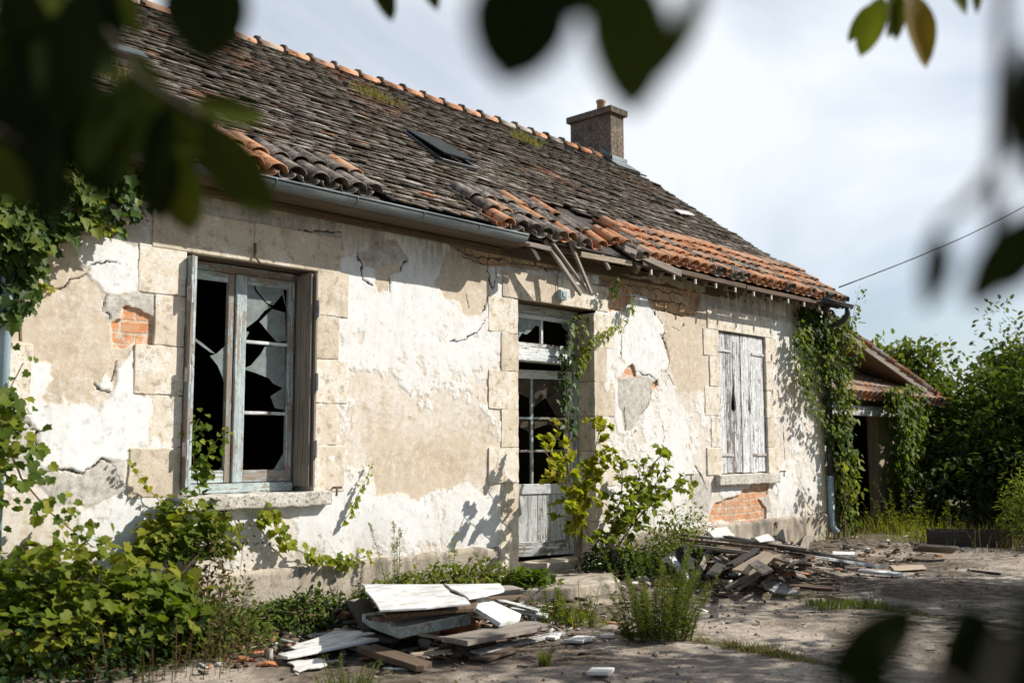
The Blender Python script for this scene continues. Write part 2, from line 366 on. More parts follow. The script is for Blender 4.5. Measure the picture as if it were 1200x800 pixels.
gx = np.concatenate([[-400, -150, -60, -25, -10, -4], np.arange(-1.0, 18.0, .035), [18.5, 20, 24, 32, 60, 150, 400]])
gy = np.concatenate([[-400, -150, -60, -25, -14], np.arange(-9.0, 0.6, .035), [2, 5, 9, 16, 40, 150, 400]])
def gz(x, y):
    near = np.clip((18-x)/2, 0, 1)*np.clip((x+1)/1, 0, 1)*np.clip((y+9)/2, 0, 1)
    z = fbm(x*.7, y*.7, 3, 5)*.03 + fbm(x*4, y*4, 4, 9)*.012 + np.abs(fbm(x*13, y*13, 3, 4))*.012
    earth = np.clip(1-(np.abs(y+.35))/.9, 0, 1)            # loose soil heaped along the foot of the wall
    return G + near*(z + earth*.05*(1+fbm(x*2, y*2, 3, 8)))
V, F = grid_mesh(gx, gy, gz)
x, y = V[:, 0], V[:, 1]
def lines_d(pts): return dist_line([zp(*p)[:2] for p in pts], x, y, .6)
joint = np.minimum(lines_d([(690, 735), (770, 748), (850, 757), (905, 768), (960, 778), (1010, 790)]), lines_d([(900, 700), (960, 700), (1020, 711), (1120, 725), (1200, 735)]))
earth = np.clip(1.15-np.abs(y+.2)/1.25, -1, 1)+fbm(x*1.5, y*1.5, 4, 31)*.5
for (px, py, rx) in ((520, 745, 1.5), (880, 680, 1.7), (1050, 660, 1.3), (1120, 690, 1.2), (1010, 685, .9), (620, 765, .7), (800, 700, .9), (930, 690, 1.0), (420, 790, .8), (700, 720, .8)):  # soil round the piles; the right-hand patch paints tree shade as dark soil
    c = zp(px, py); earth = np.maximum(earth, 1.1-np.hypot((x-c[0]), (y-c[1]))/rx+fbm(x*2.2, y*2.2, 4, 33)*.55)
def mat_ground():
    t = NT('cracked stained concrete yard'); v = t.obj(); e = t.attr('earth'); j = t.attr('joint')
    n = t.noise(v, .8, 8, .62, .4); n2 = t.noise(v, 9, 7, .68); n3 = t.noise(v, 70, 4, .6)
    conc = t.ramp(t.math('ADD', t.math('MULTIPLY', n, .6), t.math('MULTIPLY', n2, .4)), [(.33, (.075, .058, .045)), (.43, (.26, .21, .165)), (.52, (.39, .33, .265)), (.66, (.55, .475, .39))])
    blot = t.noise(v, 2.6, 7, .7, .8); conc = t.mix(t.step(blot, .47, .62, 0, .75), conc, (.10, .08, .062))
    conc = t.mix(t.step(n3, .53, .64, 0, .75), conc, (.10, .085, .07))
    conc = t.mix(t.step(t.noise(v, 28, 5, .7), .52, .64, 0, .75), conc, (.13, .115, .10))
    cr = t.vor(t.map(v, (1, 1, 0)), .6, 'DISTANCE_TO_EDGE'); wob = t.noise(v, 6, 4)
    conc = t.mix(t.step(t.math('ADD', cr, t.math('MULTIPLY', t.math('SUBTRACT', wob, .5), .06)), .0, .008, .35, 0), conc, (.06, .05, .04))
    soil = t.ramp(n2, [(.34, (.03, .023, .017)), (.48, (.085, .066, .048)), (.62, (.19, .155, .118))])
    soil = t.mix(t.step(n3, .6, .66, 0, .5), soil, (.34, .30, .26))
    k = t.step(t.math('ADD', e, t.math('MULTIPLY', t.math('SUBTRACT', n2, .5), .9)), .25, .55)
    k2 = t.step(t.math('ADD', j, t.math('MULTIPLY', t.math('SUBTRACT', n2, .5), .25)), .02, .14, 1, 0)
    far = t.ramp(t.noise(v, 1.5, 6), [(.3, (.05, .06, .02)), (.7, (.13, .12, .05))])
    c = t.mix(t.math('MAXIMUM', k, k2), conc, soil)
    c = t.mix(t.attr('far'), c, far)
    return t.done(t.pbsdf(c, .93, t.bump(t.math('ADD', t.math('MULTIPLY', n2, .6), t.math('MULTIPLY', n3, .5)), .55, .02), .2))
far = np.clip((x-15.2+fbm(x*1.5, y*1.5, 3, 3)*1.0)/.8, 0, 1); far = np.maximum(far, np.clip((-9.5-y), 0, 1))
np_mesh('ground', V, F, mat_ground(), None, {'earth': earth, 'joint': joint, 'far': far})
bpy.data.objects['ground']['kind'] = 'structure'

# ------------------------------------------------------------------ the house
H = thing('derelict_house', (6.7, 0, G), 'long abandoned rendered house with peeling white plaster, broken windows and a mossy tiled roof', 'house')
XL, XR, WT = -1.5, 14.42, 3.74
def Fp(px, py): q = yp(px, py, 0); return (q[0], q[2])
def FP(pts): return [Fp(*p) for p in pts]
LWx0, LWx1, LWz0, LWz1 = 3.85, 5.07, 1.25, 3.135
DRx0, DRx1, DRz0, DRz1 = 7.60, 8.85, G-.05, 3.17
RWx0, RWx1, RWz0, RWz1 = 11.45, 12.655, 1.27, 3.155

xs = np.concatenate([np.arange(XL, 2.3, .06), np.arange(2.3, XR, .0095), [XR]]); zs = np.arange(G-.1, WT+.005, .0095)
V, F = grid_mesh(xs, zs, lambda a, b: a*0); X, Z = V[:, 0].copy(), V[:, 1].copy()
wx = X+fbm(X*3, Z*3, 3, 51)*.035+fbm(X*14, Z*14, 4, 52, .75)*.034; wz = Z+fbm(X*3, Z*3, 3, 61)*.035+fbm(X*14, Z*14, 4, 62, .75)*.034
# where thin whitewash is left (1) or worn down to beige render (-1): read off the photograph
CT = [(80,400,-1),(60,350,-1),(100,440,-1),(40,300,-1),(110,520,1),(110,575,-.1),(120,620,.2),(160,600,.35),(240,640,.0),(320,620,.2),(330,645,-.2),(200,250,-.9),(300,265,-.8),(400,275,-.2),(30,620,-.3),(60,300,-1),(140,320,-.6),
 (420,330,1),(480,370,.9),(530,400,.5),(430,400,.35),(480,430,.2),(425,470,-.3),(500,480,-.25),(550,470,-.1),(440,530,-1),(500,540,-1.2),(550,520,-.8),(560,545,-.9),(420,600,1),(480,600,1),(540,600,1),(410,640,.5),(500,645,.0),(450,650,.2),(560,630,.8),(490,300,1),(440,500,-.8),(410,560,.4),(400,520,-.2),
 (720,440,.35),(715,380,.5),(750,400,1),(800,400,-1.2),(810,440,-1.2),(770,480,.2),(790,500,.5),(740,520,.0),(800,540,.6),(770,560,.5),(740,560,.3),(800,600,.2),(815,470,.0),(830,560,-.3),(800,385,-1.2),(715,540,.2),
 (930,400,.4),(930,460,-.1),(945,520,.1),(920,580,.7),(960,560,.2),(910,590,.1),(940,595,-.2),(905,362,.3),(950,480,-.2),(915,520,-.3),(945,440,-.3)]
num = 0; den = 0
for px, py, v in CT:
    a, b = Fp(px, py); w = 1/((X-a)**2+(Z-b)**2+.01)**1.6; num = num+w*v; den = den+w
soft = num/den
nz = fbm(X*6, Z*5, 6, 71, .74)*1.25
white = soft*.050 + nz*.055
hard = [[(86,300),(94,272),(130,272),(163,275),(163,344),(134,347),(116,337),(109,328),(98,319),(103,312),(91,309)],
 [(28,413),(39,422),(60,428),(61,443),(48,465),(55,474),(70,471),(72,455),(78,473),(102,473),(112,485),(120,467),(127,464),(133,446),(138,425),(156,407),(157,461),(175,464),(177,485),(172,521),(153,524),(150,542),(132,543),(120,537),(105,548),(96,554),(66,549),(42,552),(42,506),(22,483),(12,473),(18,455),(27,437)],
 [(111,449),(122,437),(128,450),(129,459),(115,456)],
 [(425,312),(438,309),(438,332),(432,338),(425,326)],
 [(575,375),(566,367),(548,371),(540,368),(536,390),(541,399),(556,391),(570,380)],
 [(741,345),(757,346),(760,359),(772,374),(780,387),(774,392),(777,407),(782,417),(785,425),(780,432),(767,440),(752,436),(745,432),(734,426),(727,420),(727,385),(736,372),(740,360)],
 [(842,570),(866,570),(880,567),(858,590),(842,580)], [(793,385),(800,372),(812,372),(815,380),(802,388)]]
peel = [[(417,294),(429,294),(439,280),(464,280),(472,294),(478,304),(470,309),(470,317),(456,324),(455,341),(449,340),(442,342),(438,332),(439,314),(426,309),(418,300)],
 [(525,295),(540,296),(551,301),(566,309),(573,323),(573,345),(566,367),(557,368),(548,370),(540,366),(536,352),(523,349),(510,332),(515,320),(521,300)],
 [(440,500),(440,580),(464,574),(473,579),(488,587),(501,574),(530,572),(545,560),(560,530),(540,515),(500,520),(470,510)],
 [(785,365),(825,372),(825,455),(795,458),(786,430),(779,405),(784,388)]]
grey = [[(5,485),(22,484),(42,510),(42,552),(66,550),(100,552),(120,538),(150,545),(150,580),(110,592),(60,590),(30,560),(5,540)],
 [(121,345),(150,347),(182,345),(182,372),(165,366),(143,362),(130,378),(122,365)], [(110,243),(185,240),(190,285),(150,290),(120,268)],
 [(723,445),(745,441),(753,439),(770,446),(763,456),(760,472),(753,485),(742,500),(731,505),(724,475)], [(805,560),(822,553),(834,570),(830,600),(810,590)],
 [(417,294),(429,294),(439,280),(464,280),(478,304),(470,309),(440,311),(420,305)], [(820,345),(905,366),(932,374),(932,382),(905,373),(830,359),(818,356)], [(885,580),(902,575),(902,600),(890,598)],
 [(200,225),(400,262),(400,292),(200,258)]]
brick = [[(143,361),(160,362),(183,369),(183,405),(150,406),(131,405),(130,378),(143,375)], [(-5,375),(13,378),(13,393),(6,402),(-5,400)],
 [(702,330),(735,333),(738,350),(731,364),(710,366),(703,350)], [(800,342),(820,346),(820,362),(806,360)], [(600,285),(640,292),(640,302),(600,296)], [(690,332),(705,335),(706,350),(697,348)], [(727,440),(740,427),(745,434),(746,442),(730,443)],
 [(842,587),(862,580),(872,574),(884,567),(901,566),(900,581),(889,585),(899,597),(898,611),(831,612),(831,599),(838,590)], [(766,446),(771,445),(771,452),(764,455)]]
stone = [[(520,284),(555,279),(600,275),(660,292),(660,318),(607,316),(600,313),(590,313),(571,311),(553,302),(526,291)], [(700,318),(727,322),(755,326),(777,332),(820,342),(820,356),(815,368),(800,372),(780,365),(765,360),(757,347),(742,345),(730,336),(705,336)],
 [(600,280),(760,310),(760,322),(700,322),(660,320),(600,312)]]
def uni(polys, ax=None, az=None):
    o = np.full(X.shape, -.3)
    for p in polys: o = np.maximum(o, sdf_poly(FP(p), wx if ax is None else ax, wz if az is None else az))
    return o
sh = uni(hard); pl = uni(peel); gr = uni(grey); bk = uni(brick, X+fbm(X*9, Z*9, 3, 77)*.04, Z+fbm(X*9, Z*9, 3, 78)*.04); sn = uni(stone)
soft = np.minimum(soft, np.where(pl > -.02, -1.1+.0*pl, 9)); white = np.where(sh > -.06, np.maximum(white, sh*1.2), white)
white = np.minimum(white, -pl*1.3+nz*.02)
white = np.minimum(white, np.where(gr > -.02, -gr, .3)); bk2 = bk+fbm(X*6, Z*6, 3, 91)*.01
white = np.minimum(white, np.where(bk2 > -.03, -bk2-.005, .3)); white = np.minimum(white, np.where(sn > -.03, -sn-.01, .3))
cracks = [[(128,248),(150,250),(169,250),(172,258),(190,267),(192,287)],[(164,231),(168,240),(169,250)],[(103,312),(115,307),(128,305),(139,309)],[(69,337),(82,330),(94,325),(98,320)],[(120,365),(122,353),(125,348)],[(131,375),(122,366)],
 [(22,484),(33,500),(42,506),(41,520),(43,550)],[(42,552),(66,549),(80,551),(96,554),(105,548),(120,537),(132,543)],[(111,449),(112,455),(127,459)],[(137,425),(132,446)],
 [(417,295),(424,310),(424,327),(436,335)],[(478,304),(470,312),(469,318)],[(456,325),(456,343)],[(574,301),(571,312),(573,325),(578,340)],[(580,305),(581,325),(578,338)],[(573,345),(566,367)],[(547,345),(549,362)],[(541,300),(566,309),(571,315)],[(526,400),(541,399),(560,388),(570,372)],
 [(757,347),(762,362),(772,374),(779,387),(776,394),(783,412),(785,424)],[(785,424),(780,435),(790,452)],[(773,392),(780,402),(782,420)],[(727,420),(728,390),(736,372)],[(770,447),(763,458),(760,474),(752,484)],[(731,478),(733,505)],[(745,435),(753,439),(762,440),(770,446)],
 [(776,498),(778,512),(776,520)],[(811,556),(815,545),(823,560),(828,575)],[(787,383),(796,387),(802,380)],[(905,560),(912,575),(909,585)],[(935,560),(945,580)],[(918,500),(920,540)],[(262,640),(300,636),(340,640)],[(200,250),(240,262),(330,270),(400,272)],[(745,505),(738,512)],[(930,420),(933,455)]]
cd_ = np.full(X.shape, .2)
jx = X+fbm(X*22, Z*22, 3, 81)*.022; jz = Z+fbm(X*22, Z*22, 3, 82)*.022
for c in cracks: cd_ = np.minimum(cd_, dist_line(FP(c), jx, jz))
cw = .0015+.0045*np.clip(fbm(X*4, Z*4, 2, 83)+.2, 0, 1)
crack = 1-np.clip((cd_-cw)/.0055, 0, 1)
sstep = lambda v, a, b: (lambda q: q*q*(3-2*q))(np.clip((v-a)/(b-a), 0, 1))
disp = .007*sstep(white, -.004, .006)+.004*sstep(gr, 0, .02)-.022*sstep(bk2, 0, .012)-.02*sstep(sn, 0, .03)+fbm(X*1.3, Z*1.3, 3, 15)*.010+fbm(X*9, Z*9, 3, 16)*.0025-.014*crack
# loose plaster shells stand off the wall along their cracked edges
curl = np.exp(-np.maximum(cd_-.01, 0)/.06)*sstep(white, 0, .02)*sstep(sh, -.05, .05); disp = disp+.004*curl
# stone joints
def holes(Fq, rects):
    c = V[Fq].mean(1); k = np.ones(len(Fq), bool)
    for (x0, x1, z0, z1) in rects: k &= ~((c[:, 0] > x0) & (c[:, 0] < x1) & (c[:, 1] > z0) & (c[:, 1] < z1))
    return Fq[k]
F = holes(F, [(LWx0-.03, LWx1+.03, LWz0-.06, LWz1+.03), (DRx0-.03, DRx1+.03, 0, DRz1+.03), (RWx0-.03, RWx1+.03, RWz0-.06, RWz1+.03)])
P3 = np.stack([X, -disp, Z], 1)
def mat_wall():
    t = NT('peeling limewash over beige render'); v = t.obj(); a = {k: t.attr(k) for k in ('white', 'soft', 'grey', 'brick', 'stone', 'crack')}
    fine = t.noise(v, 95, 4, .6); med = t.noise(v, 14, 7, .68); big = t.noise(v, 2.2, 6, .6, .3); streak = t.noise(t.map(v, (9, 9, 1.6)), 1, 5, .62)
    sand = t.noise(v, 240, 2)
    beige = t.ramp(t.math('ADD', t.math('MULTIPLY', big, .6), t.math('MULTIPLY', med, .4)), [(.32, (.43, .345, .25)), (.48, (.56, .465, .35)), (.66, (.66, .57, .455))])
    beige = t.mix(t.step(sand, .56, .70, 0, .55), beige, (.27, .20, .14)); beige = t.mix(t.step(fine, .60, .72, 0, .5), beige, (.66, .58, .47))
    # worn limewash: a speckled milky film over the render, thicker where more of it is left
    wash = t.math('ADD', t.math('MULTIPLY', a['soft'], .30), t.math('ADD', t.math('MULTIPLY', med, 1.15), t.math('MULTIPLY', streak, .55)))
    m40 = t.noise(v, 30, 6, .75); film = t.math('MULTIPLY', t.step(t.math('ADD', wash, t.math('MULTIPLY', t.math('SUBTRACT', m40, .5), 1.1)), .42, 1.0, 0, .92), t.step(fine, .30, .62, 1, .6)); beige = t.mix(film, beige, (.76, .735, .70))
    beige = t.mix(t.math('MULTIPLY', t.step(m40, .55, .68, 0, .55), t.step(big, .38, .6)), beige, (.36, .30, .235)); ochre = t.math('MULTIPLY', t.step(big, .52, .66, 0, .45), t.step(med, .45, .6)); beige = t.mix(ochre, beige, (.43, .335, .20))
    greyc = t.ramp(med, [(.3, (.27, .24, .205)), (.46, (.46, .43, .38)), (.64, (.63, .60, .55))]); greyc = t.mix(t.step(fine, .55, .68, 0, .6), greyc, (.20, .18, .155))
    wh = t.ramp(med, [(.30, (.54, .525, .50)), (.44, (.71, .71, .70)), (.6, (.78, .785, .785))])
    wh = t.mix(t.step(t.math('ADD', t.math('MULTIPLY', streak, .6), t.math('MULTIPLY', med, .4)), .52, .66, 0, .55), wh, (.52, .49, .45))
    wh = t.mix(t.step(fine, .62, .72, 0, .5), wh, (.36, .33, .29))
    thin = t.step(a['white'], 0, .06, .85, .08); thin = t.math('MULTIPLY', thin, t.step(t.math('ADD', t.math('MULTIPLY', med, .7), t.math('MULTIPLY', streak, .3)), .42, .6)); wh = t.mix(thin, wh, beige)
    nv = t.n('ShaderNodeTexNoise'); t.set(nv.inputs['Vector'], v); nv.inputs['Scale'].default_value = 7; nv.inputs['Detail'].default_value = 4
    vm = t.n('ShaderNodeVectorMath', operation='MULTIPLY_ADD'); t.set(vm.inputs[0], nv.outputs['Color']); vm.inputs[1].default_value = (.07, .07, .05); t.set(vm.inputs[2], v); wv = vm.outputs[0]
    bv = t.n('ShaderNodeTexBrick'); t.set(bv.inputs['Vector'], t.map(wv, (1, 1, 1), (radians(90), 0, 0)))
    for k, q in (('Scale', 1.0), ('Mortar Size', .011), ('Mortar Smooth', .3), ('Brick Width', .25), ('Row Height', .086), ('Bias', 0.0)): bv.inputs[k].default_value = q
    bv.inputs['Color1'].default_value = (.66, .31, .15, 1); bv.inputs['Color2'].default_value = (.56, .22, .095, 1); bv.inputs['Mortar'].default_value = (.58, .50, .40, 1)
    br = t.mix(t.step(med, .42, .6, 0, .75), bv.outputs[0], (.56, .33, .19)); br = t.mix(t.step(fine, .56, .68, 0, .6), br, (.60, .52, .43)); br = t.mix(t.step(t.noise(v, 8, 6, .75), .53, .60, 0, .8), br, (.62, .53, .43)); br = t.mix(t.step(t.noise(v, 17, 5, .75), .56, .64, 0, .7), br, (.30, .13, .07))
    vm2 = t.n('ShaderNodeVectorMath', operation='MULTIPLY_ADD'); t.set(vm2.inputs[0], nv.outputs['Color']); vm2.inputs[1].default_value = (.22, .22, .16); t.set(vm2.inputs[2], v)
    sb = t.n('ShaderNodeTexBrick'); t.set(sb.inputs['Vector'], t.map(vm2.outputs[0], (1, 1, 1), (radians(90), 0, 0)))
    for k, q in (('Scale', 1.0), ('Mortar Size', .012), ('Mortar Smooth', .6), ('Brick Width', .34), ('Row Height', .125), ('Bias', 0.0)): sb.inputs[k].default_value = q
    sb.inputs['Color1'].default_value = (.60, .43, .26, 1); sb.inputs['Color2'].default_value = (.50, .30, .15, 1); sb.inputs['Mortar'].default_value = (.06, .045, .035, 1)
    stc = t.mix(t.step(med, .42, .62, 0, .7), sb.outputs[0], t.mix(1, sb.outputs[0], (1.25, 1.3, 1.35), 'MULTIPLY')); stc = t.mix(t.step(fine, .55, .7, 0, .6), stc, (.22, .16, .10)); stj = sb.outputs[1]
    kg = t.step(t.math('ADD', a['grey'], t.math('MULTIPLY', t.math('SUBTRACT', med, .5), .06)), -.01, .01)
    c = t.mix(kg, beige, greyc)
    kw = t.step(t.math('ADD', a['white'], t.math('ADD', t.math('MULTIPLY', t.math('SUBTRACT', fine, .5), .03), t.math('MULTIPLY', t.math('SUBTRACT', med, .5), .06))), -.003, .006)
    c = t.mix(kw, c, wh)
    c = t.mix(t.step(a['stone'], -.005, .005), c, stc); c = t.mix(t.step(a['brick'], -.004, .004), c, br)
    # damp dirt rising from the plinth and stains under the eaves
    sx = t.n('ShaderNodeSeparateXYZ'); t.set(sx.inputs[0], v)
    low = t.math('MULTIPLY', t.step(sx.outputs[2], .62, 1.15, 1, 0), t.step(t.math('ADD', t.math('MULTIPLY', big, .5), t.math('MULTIPLY', med, .5)), .44, .62, 0, .65)); c = t.mix(low, c, (.33, .28, .22))
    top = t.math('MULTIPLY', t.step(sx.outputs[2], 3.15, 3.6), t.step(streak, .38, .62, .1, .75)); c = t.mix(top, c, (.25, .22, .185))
    mould = t.noise(t.map(v, (26, 26, 15)), 1, 5, .72); c = t.mix(t.math('MULTIPLY', t.step(mould, .60, .70, 0, .7), t.step(big, .42, .60, .15, 1)), c, (.13, .115, .10))
    c = t.mix(t.step(a['crack'], .2, .8, 0, .92), c, (.035, .027, .02))  # shade and dirt inside the cracks, painted as one dark colour
    h = t.math('ADD', t.math('MULTIPLY', med, .5), t.math('ADD', t.math('MULTIPLY', fine, .35), t.math('MULTIPLY', sand, .25)))
    h = t.math('ADD', h, t.math('MULTIPLY', t.math('MULTIPLY', bv.outputs[1], t.step(a['brick'], -.004, .004)), -1.6))
    h = t.math('ADD', h, t.math('MULTIPLY', t.math('MULTIPLY', stj, t.step(a['stone'], -.005, .005)), -2.2))
    h = t.math('MULTIPLY', h, t.step(kw, 0, 1, 1, .45))
    return t.done(t.pbsdf(c, .9, t.bump(h, .5, .012), .2))
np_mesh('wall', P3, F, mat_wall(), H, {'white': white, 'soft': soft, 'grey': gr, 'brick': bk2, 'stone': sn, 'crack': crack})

# other walls and the dark interior
m = MB()
m.bb(XL, XL+.4, .02, 7.8, G-.1, WT); m.bb(XR-.4, XR, .02, 7.8, G-.1, WT-.02); m.bb(XL+.4, XR-.4, 7.4, 7.8, G-.1, WT)
for x0, x1 in ((XL, XL+.4), (XR-.4, XR)):
    m.prism([(x0, .02, WT), (x0, 7.8, WT), (x0, 3.9, RZ-.08)], (x1-x0, 0, 0))
o = m.build('side_wall', M['plinth'], H); fixnormals(o)
m = MB(); IY = .42
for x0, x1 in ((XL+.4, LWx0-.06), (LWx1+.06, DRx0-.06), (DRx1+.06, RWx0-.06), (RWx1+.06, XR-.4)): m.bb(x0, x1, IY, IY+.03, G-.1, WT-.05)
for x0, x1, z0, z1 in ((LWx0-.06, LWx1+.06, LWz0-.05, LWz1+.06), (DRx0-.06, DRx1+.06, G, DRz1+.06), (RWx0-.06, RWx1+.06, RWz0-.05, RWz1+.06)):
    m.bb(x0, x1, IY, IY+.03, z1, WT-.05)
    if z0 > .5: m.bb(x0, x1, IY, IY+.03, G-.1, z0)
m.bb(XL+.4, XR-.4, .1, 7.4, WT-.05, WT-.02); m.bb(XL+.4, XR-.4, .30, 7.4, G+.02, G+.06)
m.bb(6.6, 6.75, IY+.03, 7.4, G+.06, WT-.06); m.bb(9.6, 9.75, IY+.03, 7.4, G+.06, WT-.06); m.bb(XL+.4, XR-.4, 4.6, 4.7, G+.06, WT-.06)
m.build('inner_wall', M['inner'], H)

# plinth: a rough band of cement along the foot of the wall, open at the door
def band(name, x0, x1, z1, dep, mat, seed):
    xs = np.arange(x0, x1+.001, (x1-x0)/max(2, round((x1-x0)/.03))); prof = [(-dep, G-.1)]+[(-dep, z) for z in np.linspace(G, z1-.012, 14)]+[(-dep+.012, z1), (0, z1+.012), (.05, z1+.012)]
    V = []; n = len(prof)
    for i, xx in enumerate(xs):
        for j, (yy, zz) in enumerate(prof):
            w = float(fbm(np.array([xx*5]), np.array([zz*5]), 3, seed)[0]); V.append((xx, min(yy-w*.012, -.004) if j < n-1 else yy, zz+(w*.02 if j > 10 else 0)))
    F = [(i*n+j, (i+1)*n+j, (i+1)*n+j+1, i*n+j+1) for i in range(len(xs)-1) for j in range(n-1)]
    b = MB(); b.add(V, F); b.add([V[j] for j in range(n)]+[(x0, .05, G-.1)], [tuple(range(n+1))]); e = (len(xs)-1)*n
    b.add([V[e+j] for j in range(n)]+[(x1, .05, G-.1)], [tuple(range(n+1))[::-1]])
    return b.build(name, mat, H, True)
band('plinth', XL, 7.30, .63, .045, M['plinth'], 3); band('plinth', 9.05, XR+.03, .625, .05, M['plinth'], 4)

def rough(poly, amt=.02, step=.10):
    """splintered outline: subdivide the edges of a 3-d polygon and jitter them within its plane"""
    P = np.array(poly, float); out = []
    n = np.cross(P[1]-P[0], P[2]-P[0]); n /= np.linalg.norm(n)+1e-9
    for i in range(len(P)):
        a, b = P[i], P[(i+1) % len(P)]; k = max(1, int(np.linalg.norm(b-a)/step)); sd = np.cross(b-a, n); sd /= np.linalg.norm(sd)+1e-9
        for j in range(k):
            q = a+(b-a)*j/k
            if j: q = q+sd*random.gauss(0, amt)
            out.append(q)
    return out
# ---- dressed stone surrounds
def surround(x0, x1, z0, z1, left, right, lint, seed, dep=.30, proud=.012):
    """left/right: rows (z bottom, z top, outer x); lint: (x left, x right, z top)"""
    m = MB(); rr = random.Random(seed); g = .003
    for rows, inner, sgn in ((left, x0, -1), (right, x1, 1)):
        for zb, zt, xo in rows:
            p = proud+rr.uniform(-.003, .005)
            a_, b_ = min(inner, xo), max(inner, xo); m.prism(rough([(a_, -p, zb+g), (b_, -p, zb+g), (b_, -p, zt-g), (a_, -p, zt-g)], .0035, .06), (0, .05+p, 0), rr.random())
            m.bb(min(inner, inner+sgn*.10), max(inner, inner+sgn*.10), .052, dep, zb+g, zt-g, rr.random())
    n = 1 if lint[1]-lint[0] < 1.6 else 2; e = np.linspace(lint[0], lint[1], n+1)
    for i in range(n):
        m.bb(e[i]+(g/2 if i else 0), e[i+1]-(g/2 if i < n-1 else 0), -proud-.004, .05, z1+.002, lint[2]+.004*i, rr.random())
    so = m.build('stone_surround', M['limestone'], H, False, .007, 2); fixnormals(so)
    m = MB(); m.bb(x0-.1, x1+.1, .052, dep, z1+.004, z1+.14); m.build('inner_lintel', M['brown_wood'], so, False, .005); return so
def rows(pyl, px, outs):
    """pixel rows of the block joints read at column px; outs: outer x per block"""
    zz = [Fp(px, q)[1] for q in pyl]
    return [(zz[i+1], zz[i], outs[i]) for i in range(len(outs))]
lwl = rows([288, 345, 405, 463, 524, 583], 190, [3.46, 3.60, 3.455, 3.58, 3.44])
lwr = rows([319, 372, 422, 473, 522, 576], 395, [5.41, 5.31, 5.41, 5.31, 5.40])
S1 = surround(LWx0, LWx1, 1.13, LWz1, lwl, lwr, (3.56, 5.32, 3.46), 1)
drl = rows([315, 348, 389, 434, 479, 524, 566, 606, 640], 588, [7.37, 7.17, 7.35, 7.17, 7.35, 7.17, 7.36, 7.36])
drl[-1] = (G, drl[-1][1], 7.34)
drr = [(3.17-.39*i-.42 if i < 6 else G, 3.17-.39*i-.03, (9.22, 9.08)[i % 2]) for i in range(7)]
S2 = surround(DRx0, DRx1, G, DRz1, [(b, min(t, 3.168), o_) for b, t, o_ in drl], drr, (7.37, 9.12, 3.45), 2)
rwl = rows([384, 416, 452, 487, 524, 557], 825, [11.09, 11.22, 11.10, 11.23, 11.11])
rwr = [(b, t, 12.98 if i % 2 == 0 else 12.84) for i, (b, t, o_) in enumerate(rwl)]
S3 = surround(RWx0, RWx1, 1.13, RWz1, rwl, rwr, (11.19, 12.88, 3.435), 3)
def sill(x0, x1, z0, z1, par, dep):
    m = MB(); m.prism(rough([(x0, -.085, z0), (x1, -.085, z0), (x1, -.085, z1), (x0, -.085, z1)], .005, .07), (0, dep+.085, 0)); return fixnormals(m.build('sill', M['sill'], par, False, .012, 2))
sill(3.74, 5.22, 1.135, 1.25, S1, .30); sill(11.29, 12.84, 1.13, 1.265, S3, .30)
# stones of the next opening show at the left edge of the picture
m = MB(); m.bb(1.9, 2.72, -.016, .05, 1.85, 2.33); m.bb(1.9, 2.55, -.014, .05, 1.42, 1.846); m.build('stone_surround', M['limestone'], H, False, .006, 2)
# corner stones at the right end
m = MB()
for i in range(8): m.bb(XR-(.34, .22)[i % 2], XR+.012, -.012, .3, .66+i*.385, .66+(i+1)*.385-.004)
m.build('corner_stone', M['limestone'], H, False, .006, 2)

# ---- left window: fixed frame, two casements with broken glass, folded shutters
WY = .20
def wz_(px, py, Y=WY): q = yp(px, py, Y); return q[0], q[2]
fm = MB()
fm.bb(3.85, 3.93, WY+.03, WY+.10, 1.27, 3.13); fm.bb(4.99, 5.066, WY+.03, WY+.10, 1.27, 3.13); fm.bb(3.93, 4.99, WY+.03, WY+.10, 3.06, 3.13); fm.bb(3.93, 4.99, WY-.02, WY+.10, 1.255, 1.33)
win = fm.build('window', M['teal_wood'], H, False, .004)
tag(win, 'tall casement window with broken panes')
def casement(par, x0, x1, z0, z1, bars, y, sw=.065, top=.075, bot=.10, mat='teal_wood', lst=None):
    m = MB(); a = lst or sw
    m.bb(x0, x0+a, y, y+.042, z0, z1); m.bb(x1-sw, x1, y, y+.042, z0, z1)
    m.bb(x0+a, x1-sw, y+.003, y+.039, z1-top, z1); m.bb(x0+a, x1-sw, y+.003, y+.039, z0, z0+bot)
    s = m.build('sash', M[mat], par, False, .005)
    for z in bars: MB().bb(x0+a, x1-sw, y+.004, y+.034, z-.014, z+.014).build('glazing_bar', M['white_wood'], par, False, .004)
    return s
zb1 = wz_(310, 402)[1]; zb2 = wz_(310, 484)[1]
casement(win, 4.415, 4.985, 1.335, 3.055, [zb1, zb2], WY-.005, .06, lst=.10)
casement(win, 3.935, 4.405, 1.335, 3.055, [], WY+.012, .055)
def pane(poly, par, Y):
    m = MB(); m.prism([yp(a, b, Y) for a, b in poly], (0, .003, 0)); o = m.build('pane', M['glass'], par); fixnormals(o); return o
gy_ = WY+.015
pane([(285,329),(296,329),(299,341),(312,356),(318,360),(310,364),(302,374),(293,381),(286,386)], win, gy_)
pane([(297,329),(331,333),(335,360),(331,345),(320,358),(313,355),(301,340)], win, gy_)
pane([(319,362),(334,366),(335,399),(325,401),(314,389),(307,380),(304,377)], win, gy_)
pane([(286,387),(292,389),(288,398),(285,396)], win, gy_)
pane([(284,432),(294,428),(306,414),(311,405),(334,406),(334,456),(320,449),(315,443),(300,437)], win, gy_)
pane([(317,464),(334,453),(333,480),(322,478)], win, gy_); pane([(332,531),(333,556),(313,556),(322,548)], win, gy_)
